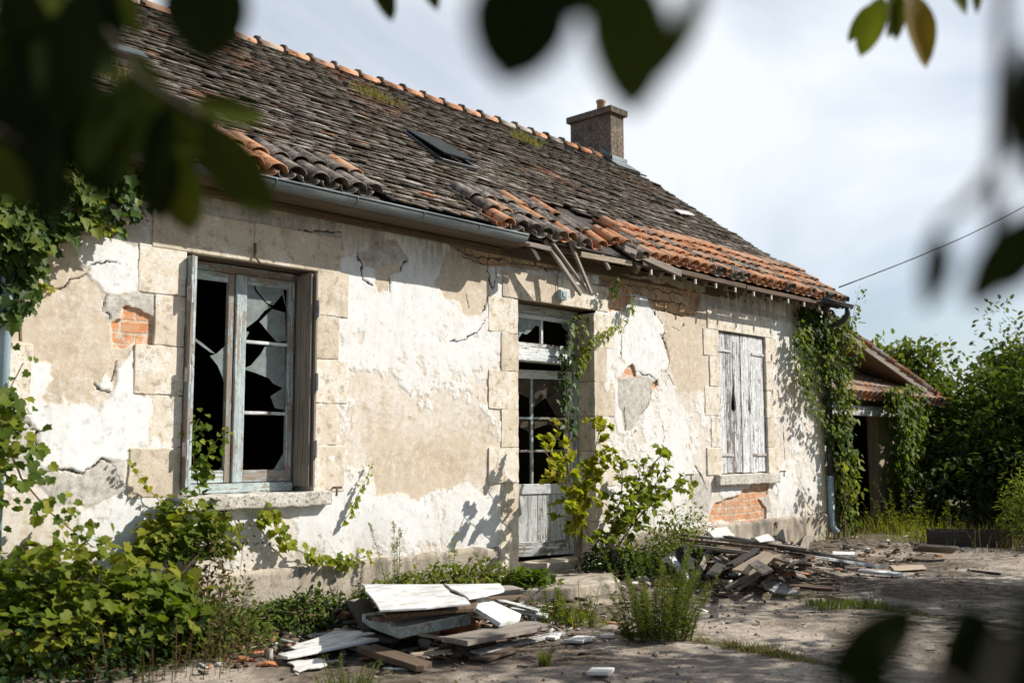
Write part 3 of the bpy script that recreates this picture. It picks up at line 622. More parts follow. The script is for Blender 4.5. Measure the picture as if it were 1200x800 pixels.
pane([(246,417),(254,414),(266,403),(267,441),(263,450),(260,440),(255,428)], win, gy_+.02); pane([(226,394),(236,401),(252,414),(247,413),(236,405),(228,399)], win, gy_+.02)
pane([(252,555),(262,545),(268,550),(268,560),(252,560)], win, gy_+.02)
def shutter_fold(boards, mat, hx):
    s = None
    for i, (x0, x1, y0, y1) in enumerate(boards):
        m = MB(); m.bb(x0, x1, y0, y1, 1.29, 3.105)
        o = m.build('shutter', M[mat], win if s is None else win, False, .004)
        if s is None: s = o
    for z in (2.75, 2.12, 1.55):
        h = MB(); h.bb(hx[0], hx[1], hx[2], hx[2]+.05, z, z+.11); h.tube([(hx[0]+.012, hx[2]-.004, z-.02), (hx[0]+.012, hx[2]-.004, z+.13)], .012); h.build('hinge', M['strap'], s)
shutter_fold([(3.856, 3.880, -.075, .20), (3.892, 3.918, -.05, .21)], 'teal_wood', (3.845, 3.87, -.085))
shutter_fold([(5.038, 5.062, -.045, .22), (5.004, 5.026, -.02, .20)], 'grey_wood', (5.05, 5.075, -.052))

# ---- door: frame, transom light, glazed leaf standing ajar
DY = .20
df = MB()
df.bb(7.602, 7.67, DY+.02, DY+.11, G, 3.165); df.bb(8.76, 8.848, DY+.02, DY+.11, G, 3.165); df.bb(7.67, 8.76, DY+.02, DY+.11, 3.07, 3.165)
zt0 = wz_(640, 425, DY)[1]; zt1 = wz_(640, 409, DY)[1]
door = df.build('door', M['teal_wood'], H, False, .005); tag(door, 'narrow glazed door under a transom light')
mt_ = MB(); mt_.bb(7.67, 8.76, DY-.045, DY+.11, zt0, zt0+.055); mt_.bb(7.67, 8.76, DY-.02, DY+.10, zt0+.057, zt1); mt_.build('transom_bar', M['white_wood'], door, False, .005)
casement(door, 7.68, 8.75, zt1+.003, 3.065, [], DY+.005, .05, .05, .05, 'white_wood')
b = MB(); b.bb(8.20, 8.235, DY+.009, DY+.04, zt1+.055, 3.012); b.build('glazing_bar', M['white_wood'], door, False, .004)
pane([(608,367),(634,371),(634,383),(628,381),(622,388),(617,392),(612,390),(608,396)], door, DY+.02); pane([(655,374),(667,376),(667,390),(660,384)], door, DY+.03)
# leaf, hinged on the right jamb and swung a little inwards
hx, hy, ang = 8.755, DY+.03, radians(15); LWd = 1.075
def LPt(u, w, z): return (hx-cos(ang)*u+sin(ang)*w, hy+sin(ang)*u+cos(ang)*w, z)       # u from the hinge, w into the room
AX = ((-cos(ang), sin(ang), 0), (sin(ang), cos(ang), 0), (0, 0, 1))
def lbox(m, u0, u1, w0, w1, z0, z1): return m.box(LPt((u0+u1)/2, (w0+w1)/2, (z0+z1)/2), (u1-u0, w1-w0, z1-z0), AX)
lt, lb, lm = zt0-.07, G+.24, 1.22
m = MB(); lbox(m, 0, .10, 0, .045, lb, lt); lbox(m, LWd-.10, LWd, 0, .045, lb, lt); lbox(m, .10, LWd-.10, .002, .043, lt-.10, lt); lbox(m, .10, LWd-.10, .002, .043, lm-.11, lm); lbox(m, .10, LWd-.10, .002, .043, lb, lb+.16)
leaf = m.build('door_leaf', M['white_wood'], door, False, .005)
m = MB(); 
for i in range(7): u0 = .10+i*(LWd-.2)/7; lbox(m, u0+.002, u0+(LWd-.2)/7-.002, .014, .034, lb+.16, lm-.11)
m.build('door_panel', M['white_wood'], leaf, False, .003)
m = MB(); lbox(m, .53, .56, .004, .038, lm, lt-.10); m.build('glazing_bar', M['teal_wood'], leaf, False, .004)
for z in (lm+.36, lm+.72): m = MB(); lbox(m, .10, LWd-.10, .006, .036, z-.013, z+.013); m.build('glazing_bar', M['teal_wood'], leaf, False, .004)
m = MB()
for u0, u1, pts in ((.10, .53, [(0, 0), (1, 0), (1, .75), (.6, .45), (.3, .9), (.0, 1)]), (.56, LWd-.1, [(0, 0), (1, .0), (1, .6), (.5, .3), (0, .5)]),):
    z0, z1 = lt-.11, lm+.72
    m.prism([LPt(u0+(u1-u0)*a, .02, z0+(z1-z0)*b_) for a, b_ in pts], (0, .003, 0))
for u0, u1 in ((.10, .53), (.56, LWd-.1)): m.prism([LPt(u0, .02, lm+.70), LPt(u1, .02, lm+.70), LPt(u1, .02, lm+.60), LPt((u0+u1)/2, .02, lm+.66), LPt(u0, .02, lm+.56)], (0, .003, 0))
fixnormals(m.build('pane', M['glass_dark'], leaf))
m = MB(); lbox(m, LWd-.07, LWd-.03, -.012, 0, 1.30, 1.46); m.tube([LPt(LWd-.05, -.03, 1.40), LPt(LWd-.05, -.05, 1.40), LPt(LWd-.16, -.05, 1.395)], .009); m.build('handle', M['rust'], leaf)
m = MB(); m.bb(7.60, 8.85, -.03, .30, G, G+.215); m.build('threshold', M['limestone'], door, False, .015, 2)

# ---- right window: closed plank shutters
fr = MB(); fr.bb(RWx0, RWx0+.05, .10, .2, 1.27, 3.15); fr.bb(RWx1-.05, RWx1, .10, .2, 1.27, 3.15); fr.bb(RWx0+.05, RWx1-.05, .10, .2, 3.09, 3.15)
rwin = fr.build('window', M['grey_wood'], H, False, .004); tag(rwin, 'window behind closed plank shutters')
mid = (yp(868, 470, .03)[0])
for s_, (x0, x1) in enumerate(((RWx0+.012, mid-.006), (mid+.006, RWx1-.012))):
    m = MB(); n = 3; w = (x1-x0)/n
    slit = [(2.60, .002), (2.42, .018), (2.22, .050), (2.13, .055), (2.08, .006)] if s_ == 0 else [(2.46, .002), (2.30, .014), (2.14, .030), (2.06, .003)]; sl_ = 1 if s_ == 0 else 0
    for i in range(n):
        a, b_ = x0+i*w+.002, x0+(i+1)*w-.002; yj = random.uniform(0, .005)
        L_ = [(a, .02+yj, 1.275+random.uniform(0, .012)), (a, .02+yj, 3.14)]; R_ = [(b_, .02+yj, 3.14), (b_, .02+yj, 1.275+random.uniform(0, .012))]
        if i == sl_: pts = L_+[R_[0]]+[(b_-q, .02+yj, z) for z, q in slit]+[R_[1]]
        elif i == sl_+1: pts = [L_[0]]+[(a+q, .02+yj, z) for z, q in slit[::-1]]+[L_[1]]+R_
        else: pts = L_+R_
        m.prism(pts, (0, .028, 0))
    sh_ = m.build('shutter', M['shutter_wood'], rwin, False, .003); fixnormals(sh_)
    for z in (2.90, 1.52):
        h = MB(); hx0 = x0-.03 if s_ == 0 else x1+.03
        h.bar((hx0, .012, z), (hx0+(.36 if s_ == 0 else -.36), .012, z), .035, .008, (0, 1, 0)); h.tube([(hx0, .008, z-.06), (hx0, .008, z+.06)], .014)
        h.build('hinge', M['strap'], sh_)
m = MB(); m.bb(RWx0-.05, RWx1+.05, .26, .29, 1.2, 3.2); m.build('pane', M['black'], rwin)  # opaque near-black sheet filling the opening behind the shutter slits

# ---- roof
def mat_tile(name, base, lichen=(.46, .43, .385), la=.5, orange=True):
    t = NT(name); v = t.obj(); r = t.attr('rnd'); o = t.attr('orange')
    big = t.noise(v, 1.1, 5, .6); med = t.noise(v, 11, 7, .72); fine = t.noise(v, 60, 5, .7)
    hz = t.noise(t.map(v, (2.6, 22, 22)), 1, 6, .7)
    f = t.math('ADD', t.math('MULTIPLY', r, .16), t.math('ADD', t.math('MULTIPLY', big, .26), t.math('ADD', t.math('MULTIPLY', med, .24), t.math('MULTIPLY', hz, .34))))
    c = t.ramp(f, base)
    c = t.mix(t.math('MULTIPLY', o, t.step(med, .38, .55)), c, t.ramp(fine, [(.3, (.26, .085, .03)), (.6, (.50, .19, .075))]))
    k = t.step(t.math('ADD', t.math('MULTIPLY', fine, .36), t.math('ADD', t.math('MULTIPLY', hz, .34), t.math('ADD', t.math('MULTIPLY', med, .22), t.math('MULTIPLY', r, .08)))), .512, .56, 0, la)
    c = t.mix(k, c, lichen)
    lb = t.step(t.noise(v, 34, 4, .75), .60, .66, 0, .8); c = t.mix(lb, c, (.50, .475, .43)); rust = t.step(t.noise(v, 4.5, 6, .7), .50, .64, 0, .65); c = t.mix(rust, c, (.125, .066, .028))
    c = t.mix(t.step(fine, .40, .30, 0, .8), c, (.012, .011, .010))
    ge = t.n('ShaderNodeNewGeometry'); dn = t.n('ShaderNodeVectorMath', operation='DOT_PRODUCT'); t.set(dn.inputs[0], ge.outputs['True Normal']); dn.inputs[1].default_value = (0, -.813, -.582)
    c = t.mix(t.step(dn.outputs['Value'], .5, .8, 0, .75), c, (.018, .016, .011))            # course shadows and moss, painted dark on the downslope butt ends
    return t.done(t.pbsdf(c, .95, t.bump(t.math('ADD', fine, med), .7, .012), .15))
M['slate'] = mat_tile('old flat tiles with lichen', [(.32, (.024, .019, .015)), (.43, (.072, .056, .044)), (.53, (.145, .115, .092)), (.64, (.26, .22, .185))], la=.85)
M['barrel'] = mat_tile('terracotta barrel tiles', [(.25, (.14, .075, .045)), (.42, (.36, .15, .07)), (.6, (.50, .215, .10)), (.8, (.42, .26, .165))], (.40, .365, .32), .65)
th = math.atan(RS); TU = np.array([0, cos(th), sin(th)]); TN = np.array([0, -sin(th), cos(th)]); TX = np.array([1.0, 0, 0])
EY = -.33; EZ = roofz(EY)-.05
SL = (RY-EY)/cos(th)                                   # slope length from the eave to the ridge
def rpt(x, s, h=0.0): return np.array([x, EY, EZ])+TU*s+TN*h
def sag(x, s): return float(fbm(np.array([x*.45]), np.array([s*.5]), 3, 22)[0])*.055*min(1, s/1.0)-.02
RX0, RX1 = XL-.1, 14.54
m = MB(); m.prism([rpt(RX0, .05, -.05), rpt(RX1-.02, .05, -.05), rpt(RX1-.02, SL, -.05), rpt(RX0, SL, -.05)], TN*.02)
m.prism([(RX0, RY+.02, RZ-.1), (RX1, RY+.02, RZ-.1), (RX1, 8.2, roofz(-.4)-.05), (RX0, 8.2, roofz(-.4)-.05)], (0, 0, .05))
roof = m.build('roof', M['black_wood'], H); fixnormals(roof)
def dband(x): return (.04 if 5.62 < x < 6.95 else .62 if x < 6.2 else .62+(x-6.2)*.23 if x < 8 else 1.03 if x < 9.6 else 1.0)+.06*sin(x*2.3)
ORC = [(265,66,.5),(100,70,.35),(230,110,.25),(400,90,.6),(430,120,.5),(350,60,.4),(745,215,.5),(640,205,.4),(455,120,.4),(250,65,.4)]
ORP = [(rp(a, b), c) for a, b, c in ORC]
TV, TF, TR, TO = [], [], [], []
base = np.array([(x, s, z) for x in (-.5, .5) for s in (0, 1) for z in (0, 1)])
bf = [(0, 1, 3, 2), (4, 6, 7, 5), (0, 4, 5, 1), (2, 3, 7, 6), (0, 2, 6, 4), (1, 5, 7, 3)]
nt = 0; row = 0; s = .03; EXPO = .086
while s < SL-.05:
    x = RX0+(row % 2)*.11; crs = random.uniform(-.006, .010)
    while x < RX1+.02:
        w = .225+random.uniform(-.045, .045); xc = x+w/2; x += w
        if s < dband(xc)-.10: continue
        hole = 8.5 < xc < 9.75 and dband(xc)-.15 < s < dband(xc)+.22+.1*sin(xc*9)
        if hole or random.random() < .012: continue
        ss = s+random.gauss(0, .007); ln = .25; th_ = .020+random.uniform(0, .009)
        lift = sag(xc, ss)+crs+random.uniform(0, .005)+(.018 if random.random() < .05 else 0); yaw = random.gauss(0, .014)
        q = base*np.array([w-.001, ln, th_]); h = lift+.044*(1-base[:, 1])*1.0
        q[:, 0] *= 1-.02*random.random()*base[:, 1]
        xx = q[:, 0]*cos(yaw)-q[:, 1]*sin(yaw); yy = q[:, 0]*sin(yaw)+q[:, 1]*cos(yaw)
        tilt = random.gauss(0, .014)
        P = np.array([xc, EY, EZ])+np.outer(xx, TX)+np.outer(ss+yy, TU)+np.outer(h+q[:, 2]+tilt*q[:, 0], TN)
        if P[:, 0].max() > RX1+.03: P[:, 0] = np.minimum(P[:, 0], RX1+.02+random.uniform(-.015, .01))
        og = 0.0
        for c, rad in ORP:
            d = np.hypot(P[0, 0]-c[0], (P[0, 1]-c[1])*1.2); og = max(og, 1-d/rad)
        og = max(0, og)*(random.random() < .75)+(.55 if random.random() < .016 else 0)
        TV.append(P); TF.extend([[i+nt for i in f] for f in bf]); nt += 8; TR += [random.random()]*8; TO += [min(1, og*1.3)]*8
    s += EXPO; row += 1
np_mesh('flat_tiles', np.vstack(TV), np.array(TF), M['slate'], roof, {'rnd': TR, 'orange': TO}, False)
# barrel tiles along the eave: pans and covers
def barrel(V, Fc, R, O, xc, s0, s1, r0, r1, h, up, rnd, org, yaw=0, roll=0):
    n = 8; k = len(V) and sum(len(a) for a in V); pts = []
    for (s_, r) in ((s0, r0), (s1, r1)):
        for rr in (r, r-.013):
            for i in range(n+1):
                a = pi*i/n+roll; pts.append((xc+cos(a)*rr+(s_-s0)*yaw, s_, (sin(a)*rr*.82 if up else -sin(a)*rr*.75)+h*(1-.5*(s_-s0)/(s1-s0))))
    P = np.array(pts); W_ = np.array([0, EY, EZ])+np.outer(P[:, 0], TX)+np.outer(P[:, 1], TU)+np.outer(P[:, 2], TN)
    m1 = n+1; f = []
    for i in range(n):
        f += [(i, i+1, 2*m1+i+1, 2*m1+i), (m1+i, 3*m1+i, 3*m1+i+1, m1+i+1), (i, m1+i, m1+i+1, i+1), (2*m1+i, 2*m1+i+1, 3*m1+i+1, 3*m1+i)]
    f += [(0, 2*m1, 3*m1, m1), (n, m1+n, 3*m1+n, 2*m1+n)]
    Fc.extend([[q+(k or 0) for q in a] for a in f]); V.append(W_); R += [rnd]*len(P); O += [org]*len(P)
BV, BF, BR, BO = [], [], [], []
PITCH = .205; x = RX0+.1
while x < RX1-.02:
    d = dband(x)
    if d < .3: x += PITCH; continue
    nr = 2 if d < .75 else 3 if x < 9.0 else 4; ex = (d+.06)/nr; broken = 7.35 < x < 8.75
    for j in range(nr):
        s0 = j*ex+random.uniform(-.025, .025); 
        if broken and j == 0 and random.random() < .5: s0 += .08
        if 8.55 < x < 9.65 and j >= nr-1-(x > 8.8): continue
        if 8.8 < x < 9.3 and j == 0: continue
        if broken and j == 0 and random.random() < .25: continue
        sg = -.05*max(0, 1-abs(x-8.6)/1.4)
        dr = (random.gauss(0, .012), random.gauss(0, .11 if broken else .03), random.gauss(0, .05))
        old = (x < 5.6 and random.random() < .38) or (4.6 < x < 8.4 and random.random() < .62) or random.random() < .34
        fresh = .9 if not old else 0.0
        barrel(BV, BF, BR, BO, x+dr[0]-PITCH/2, s0-.02, s0+ex+.10, .088, .100, .082+sg, False, random.uniform(.1, .7), fresh*.8)
        barrel(BV, BF, BR, BO, x+dr[0], s0, s0+ex+.09, .100, .084, .062+sg+random.uniform(0, .012), True, random.uniform(0, .35) if old else random.uniform(.3, 1), fresh, dr[1], dr[2])
    x += PITCH+random.uniform(-.008, .008)
# old grey tiles use a greyer material: split by the 'orange' value per tile in the shader
def mat_barrel():
    t = NT('old barrel tiles'); v = t.obj(); r = t.attr('rnd'); o = t.attr('orange'); med = t.noise(v, 10, 7, .7); fine = t.noise(v, 55, 5, .7); big = t.noise(v, 3, 4)
    org = t.ramp(t.math('ADD', t.math('MULTIPLY', r, .4), t.math('MULTIPLY', med, .6)), [(.25, (.27, .11, .055)), (.45, (.43, .18, .085)), (.62, (.54, .26, .13)), (.8, (.50, .34, .23))])
    old = t.ramp(t.math('ADD', t.math('MULTIPLY', r, .4), t.math('MULTIPLY', med, .6)), [(.25, (.06, .05, .043)), (.42, (.19, .16, .135)), (.56, (.36, .32, .275))])
    k = t.step(t.math('ADD', o, t.math('MULTIPLY', t.math('SUBTRACT', big, .5), 1.2)), .25, .55)
    c = t.mix(k, old, org)
    c = t.mix(t.step(t.math('ADD', t.math('MULTIPLY', fine, .5), t.math('MULTIPLY', med, .5)), .49, .60, 0, .75), c, (.37, .325, .275))
    c = t.mix(t.step(med, .46, .33, 0, .9), c, (.045, .036, .03))
    return t.done(t.pbsdf(c, .93, t.bump(t.math('ADD', fine, med), .6, .008), .15))
np_mesh('barrel_tiles', np.vstack(BV), np.array(BF), mat_barrel(), roof, {'rnd': BR, 'orange': BO}, True)
bpy.data.objects['barrel_tiles'].data.shade_smooth()
# ridge tiles with mortar collars
RVv, RFf, RRr, ROo = [], [], [], []
x = RX0
cm = MB()
while x < 13.9:
    ln = .40+random.uniform(-.02, .02); n = 8; k = sum(len(a) for a in RVv); P = []
    dz = random.uniform(-.012, .012)+sag(x, SL)*.6
    for xx, r in ((x, .125), (x+ln+.03, .112)):
        for rr in (r, r-.015):
            for i in range(n+1): a = pi*i/n; P.append((xx, RY+cos(a)*rr*1.05, RZ-.05+sin(a)*rr*.95+dz))
    m1 = n+1; f = []
    for i in range(n): f += [(i, i+1, 2*m1+i+1, 2*m1+i), (m1+i, 3*m1+i, 3*m1+i+1, m1+i+1), (i, m1+i, m1+i+1, i+1), (2*m1+i, 2*m1+i+1, 3*m1+i+1, 3*m1+i)]
    RFf.extend([[q+k for q in a] for a in f]); RVv.append(np.array(P)); q = random.random(); RRr += [q]*len(P); ROo += [random.choice((1.0, .8, .6, .4, .25, .1))]*len(P)
    cm.tube([(x-.02, RY-.13, RZ-.04+dz), (x-.015, RY-.09, RZ+.045+dz), (x-.01, RY, RZ+.085+dz), (x-.015, RY+.09, RZ+.045+dz), (x-.02, RY+.13, RZ-.04+dz)], .028, 6)
    x += ln
k = sum(len(a) for a in RVv); RVv += cm.v; RFf.extend([[i+k for i in f] for f in cm.f if len(f) == 4]); RRr += [0.0]*cm.n; ROo += [-.6]*cm.n
np_mesh('ridge_tiles', np.vstack(RVv), np.array(RFf), bpy.data.materials['old barrel tiles'], roof, {'rnd': RRr, 'orange': ROo}, True)
# verge board and gable edge tiles on the right
m = MB(); m.prism([rpt(RX1-.05, .0, -.07), rpt(RX1-.05, SL, -.07), rpt(RX1-.05, SL, .03), rpt(RX1-.05, .0, .03)], (.03, 0, 0)); fixnormals(m.build('verge_board', M['grey_wood'], roof))
# skylight standing slightly open
def slab3(m, P0, P1, P2, P3, t): m.prism([P0, P1, P2, P3], t)
sx0, sx1 = 7.42, 7.97; ss0 = (1.06-EY)/cos(th); ss1 = (1.70-EY)/cos(th)
m = MB()
for a, b_ in (((sx0, ss0), (sx1, ss0)), ((sx0, ss1), (sx1, ss1)), ((sx0, ss0), (sx0, ss1)), ((sx1, ss0), (sx1, ss1))): m.bar(rpt(*a, .075), rpt(*b_, .075), .045, .07, TN)
skl = m.build('skylight', M['pipe_dark'], roof, False, .005)
m = MB(); op = lambda q: rpt(sx0+.02 if q[0] == 0 else sx1-.02, ss0+q[1]*(ss1-ss0), .115+.045*(1-q[1]))
m.prism([op((0, 0)), op((1, 0)), op((1, 1)), op((0, 1))], TN*.018); fixnormals(m.build('skylight_glass', M['dark_sheet'], skl))
# a bright zinc patch and slipped pale tiles high on the left, one near the right verge
m = MB(); q = rp(135, 62); m.box(q+TN*.06, (.55, .22, .01), (TX, TU, TN)); m.build('zinc_patch', M['zinc'], roof)
m = MB(); q = rp(800, 253); m.box(q+TN*.06, (.60, .16, .015), (np.array([.97, .2, .14]), TU, TN)); m.build('loose_tile', M['white_wood'], roof)
m = MB(); q = rp(776, 240); m.box(q+TN*.10, (.55, .2, .02), (np.array([.98, -.1, -.1]), TU, TN)); m.build('loose_tile', M['black_wood'], roof)

# ---- eave timbers
x = XL
while x < XR:
    if x > 9.3: m = MB(); m.bar((x, .05, roofz(.05)-.20), (x, EY+.03, roofz(EY+.03)-.19), .075, .09); m.build('rafter_tail', M['brown_wood'], H, False, .004)
    x += .47
m = MB(); m.bb(XL, 7.45, -.33, .0, 3.665, 3.69); m.bb(XL, 7.3, -.06, -.012, 3.60, 3.66); m.build('wall_plate', M['brown_wood'], H, False, .006)
m = MB(); m.bb(7.0, 14.4, .0, .10, 3.60, 3.72); m.build('wall_plate', M['brown_wood'], H, False, .006)
m = MB(); m.prism([rpt(9.4, .02, -.09), rpt(XR, .02, -.09), rpt(XR, .42, -.09), rpt(9.4, .42, -.09)], TN*.02)
fixnormals(m.build('soffit_board', M['brown_wood'], H))
m = MB(); m.bar((9.35, EY-.0, EZ-.03), (11.6, EY-.01, EZ-.05), .03, .06); m.bar((11.62, EY-.01, EZ-.055), (13.75, EY-.01, EZ-.05), .03, .055); m.build('eave_board', M['brown_wood'], H, False, .005)
x = 9.5
while x < 13.7: m = MB(); m.bb(x, x+.022, EY-.02, EY, EZ-.15, EZ-.09); m.build('gutter_hook', M['chip_white'], H); x += .46
# splintered laths hanging over the door
def lath(a, b, ya, yb, w, t, mat, name='broken_lath'):
    m = MB(); A, B = yp(*a, ya), yp(*b, yb); m.bar(A, B, w, t, (0.3, -1, 0)); return m.build(name, M[mat], H, False, .004)
lath((638, 281), (681, 345), -.26, -.33, .055, .03, 'grey_wood'); lath((647, 284), (688, 341), -.30, -.30, .03, .03, 'grey_wood'); lath((667, 281), (693, 344), -.26, -.36, .05, .028, 'grey_wood')
lath((614, 278), (630, 306), -.22, -.30, .08, .05, 'black_wood'); lath((704, 296), (714, 316), -.24, -.28, .045, .03, 'grey_wood'); lath((680, 298), (740, 309), -.25, -.30, .06, .03, 'pale_wood')
lath((731, 291), (798, 321), -.30, -.42, .08, .03, 'grey_wood'); lath((598, 281), (645, 292), -.28, -.30, .05, .03, 'grey_wood'); lath((655, 292), (705, 303), -.2, -.22, .07, .05, 'brown_wood')
lath((736, 305), (752, 312), -.2, -.3, .04, .03, 'grey_wood'); lath((752, 272), (790, 290), .3, .28, .06, .04, 'black_wood'); lath((735, 268), (770, 285), .55, .5, .05, .04, 'grey_wood')

# ---- gutters and pipes
def gutter(x0, x1, z0, z1, y, r, name='gutter'):
    n = 8; P = []; 
    for x_, z_ in ((x0, z0), (x1, z1)):
        for rr in (r, r-.006):
            for i in range(n+1): a = pi+pi*i/n; P.append((x_, y+cos(a)*rr, z_+sin(a)*rr))
    m1 = n+1; f = []
    for i in range(n): f += [(i, i+1, 2*m1+i+1, 2*m1+i), (m1+i, 3*m1+i, 3*m1+i+1, m1+i+1), (i, m1+i, m1+i+1, i+1), (2*m1+i, 2*m1+i+1, 3*m1+i+1, 3*m1+i)]
    f += [(0, 2*m1, 3*m1, m1), (n, m1+n, 3*m1+n, 2*m1+n)]
    m = MB(); m.add(P, f); m.tube([(x0, y-r, z0), (x1, y-r, z1)], .010, 6); return m
GYY = EY-.06
m = gutter(XL, 7.28, 3.745, 3.725, GYY, .075)
gut = m.build('gutter', M['zinc'], H, True); fixnormals(gut)
for x in (2.9, 3.62, 4.35, 5.15, 5.9, 6.6):
    m = MB(); m.tube([(x, GYY-.078*cos(a), 3.735-.078*sin(a)) for a in np.linspace(0, pi, 9)], .007, 5); m.build('gutter_joint', M['zinc'], gut, True)
m = gutter(13.55, 14.56, 3.77, 3.755, GYY, .06); gut2 = m.build('gutter', M['pipe_dark'], H, True); fixnormals(gut2)
m = MB(); m.tube([(14.46, GYY, 3.73), (14.46, GYY, 3.62), (14.44, GYY+.05, 3.53), (14.36, -.10, 3.42), (14.33, -.08, 3.3), (14.33, -.08, 1.2)], .042, 10); m.build('downpipe', M['pipe_dark'], gut2, True)
m = MB(); m.tube([(14.33, -.08, 1.19), (14.33, -.08, .45), (14.33, -.16, .36)], .047, 10); m.build('downpipe', M['pipe_blue'], gut2, True)
m = MB(); m.tube([(2.50, GYY, 3.70), (2.50, GYY+.02, 3.56), (2.50, -.14, 3.42), (2.50, -.10, 3.3), (2.50, -.10, .3)], .045, 10)
for z in (2.96, 1.9): m.tube([(2.50, -.10, z), (2.50, -.10, z+.05)], .054, 10)
m.build('downpipe', M['pipe_blue'], gut, True)
# ---- chimney
def mat_chim():
    t = NT('sooty chimney render'); v = t.obj(); n = t.noise(v, 5, 7, .68); n2 = t.noise(v, 22, 6, .7)
    c = t.ramp(n2, [(.3, (.055, .045, .036)), (.5, (.16, .125, .095)), (.68, (.33, .27, .205))]); c = t.mix(t.step(n, .5, .68, 0, .7), c, (.06, .055, .048)); c = t.mix(t.step(t.noise(v, 9, 4), .66, .72, 0, .8), c, (.48, .44, .37))
    return t.done(t.pbsdf(c, .93, t.bump(n2, .6, .02), .2))
cmat = mat_chim(); m = MB(); m.bb(13.92, 14.31, 3.67, 4.62, 6.3, 7.60); ch = m.build('chimney', cmat, H, False, .015, 2)
m = MB(); m.bb(13.865, 14.365, 3.615, 4.675, 7.60, 7.72); m.build('chimney_cap', cmat, ch, False, .012, 2)
m = MB(); cx, cy = 14.13, 4.05; prof = [(7.72, .085), (7.90, .075), (7.92, .09), (7.96, .09)]
V = []; n = 14
for z, r in prof+[(7.96, .065), (7.75, .06)]:
    for k in range(n): a = 2*pi*k/n; V.append((cx+cos(a)*r, cy+sin(a)*r, z))
m.add(V, [(i*n+k, i*n+(k+1) % n, (i+1)*n+(k+1) % n, (i+1)*n+k) for i in range(5) for k in range(n)]); m.build('chimney_pot', M['pot'], ch, True)
m = MB(); f0 = roofz(3.67); m.bb(13.87, 14.36, 3.645, 3.668, f0-.06, f0+.14); m.prism([(13.895, 3.62, f0-.02), (13.895, 3.9, RZ+.02), (13.895, 3.9, RZ+.17), (13.895, 3.62, f0+.14)], (.022, 0, 0)); m.prism([(13.8, 3.42, roofz(3.42)+.045), (14.45, 3.42, roofz(3.42)+.045), (14.42, 3.67, f0+.05), (13.85, 3.67, f0+.05)], TN*.015)
fixnormals(m.build('flashing', M['zinc'], ch))
# ---- small fittings
m = MB(); q = yp(656, 346, -.02); m.bb(q[0]-.055, q[0]+.055, -.085, -.021, q[2]-.055, q[2]+.055); bx = m.build('junction_box', M['box'], H, False, .010, 2)
m = MB(); m.bb(q[0]-.03, q[0]+.03, -.095, -.0855, q[2]-.03, q[2]+.03); m.build('box_lid', M['pipe_blue'], bx, False, .004)
m = MB(); m.tube([(q[0]-.04, -.03, q[2]+.05), (q[0]-.06, -.03, q[2]+.15), (q[0]-.02, -.03, q[2]+.3), (q[0]+.02, -.03, q[2]+.36)], .005, 5); m.build('wire', M['cable'], bx)
m = MB(); q = yp(298, 302, -.02); m.tube([(q[0], -.03, q[2]+.12), (q[0], -.04, q[2]), (q[0]+.01, -.09, q[2]-.05)], .010, 6); m.build('bracket', M['rust'], H)
for px, py in ((391, 571), (906, 612), (915, 552), (806, 556)):
    q = yp(px, py, -.02); m = MB(); m.tube([(q[0], .02, q[2]), (q[0], -.07, q[2]), (q[0]-.01, -.075, q[2]-.07)], .010, 6); m.bb(q[0]-.02, q[0]+.05, -.075, -.065, q[2]-.01, q[2]+.012); m.build('shutter_catch', M['rust'], H)
# doorstep
m = MB(); m.prism([zp(600, 690, .33), zp(668, 688, .33), zp(727, 679, .33), (8.95, -.02, .33), (7.3, -.02, .33)], (0, 0, -.2)); st = m.build('doorstep', M['plinth'], H, False, .02, 2); fixnormals(st)

# ------------------------------------------------------------------ foliage tools
def halves(right):
    """leaf outline from its right half: two folded faces"""
    r = np.array(right, float); n = len(r); fold = .22
    R = np.stack([r[:, 0], r[:, 1], fold*np.abs(r[:, 0])-.18*r[:, 1]**2], 1); Lf = R[1:-1].copy(); Lf[:, 0] *= -1
    V = np.vstack([R, Lf]); k = list(range(n))
    return V, [tuple(k), tuple([0, n-1]+[n+i for i in range(n-2)][::-1])]
SHAPE = {
 'ivy': halves([(0, 0), (.20, -.10), (.46, .06), (.36, .28), (.44, .52), (.20, .60), (0, 1)]),
 'vine': halves([(0, .05), (.16, -.08), (.42, .02), (.52, .28), (.40, .40), (.46, .66), (.20, .74), (0, 1)]),
 'oval': halves([(0, 0), (.17, .18), (.26, .45), (.19, .75), (0, 1)]),
 'lance': halves([(0, 0), (.10, .25), (.10, .6), (0, 1)]),
 'tip': halves([(0, 0), (.24, .42), (0, 1)]),
}
def unit(a): return a/(np.linalg.norm(a, axis=-1, keepdims=True)+1e-9)
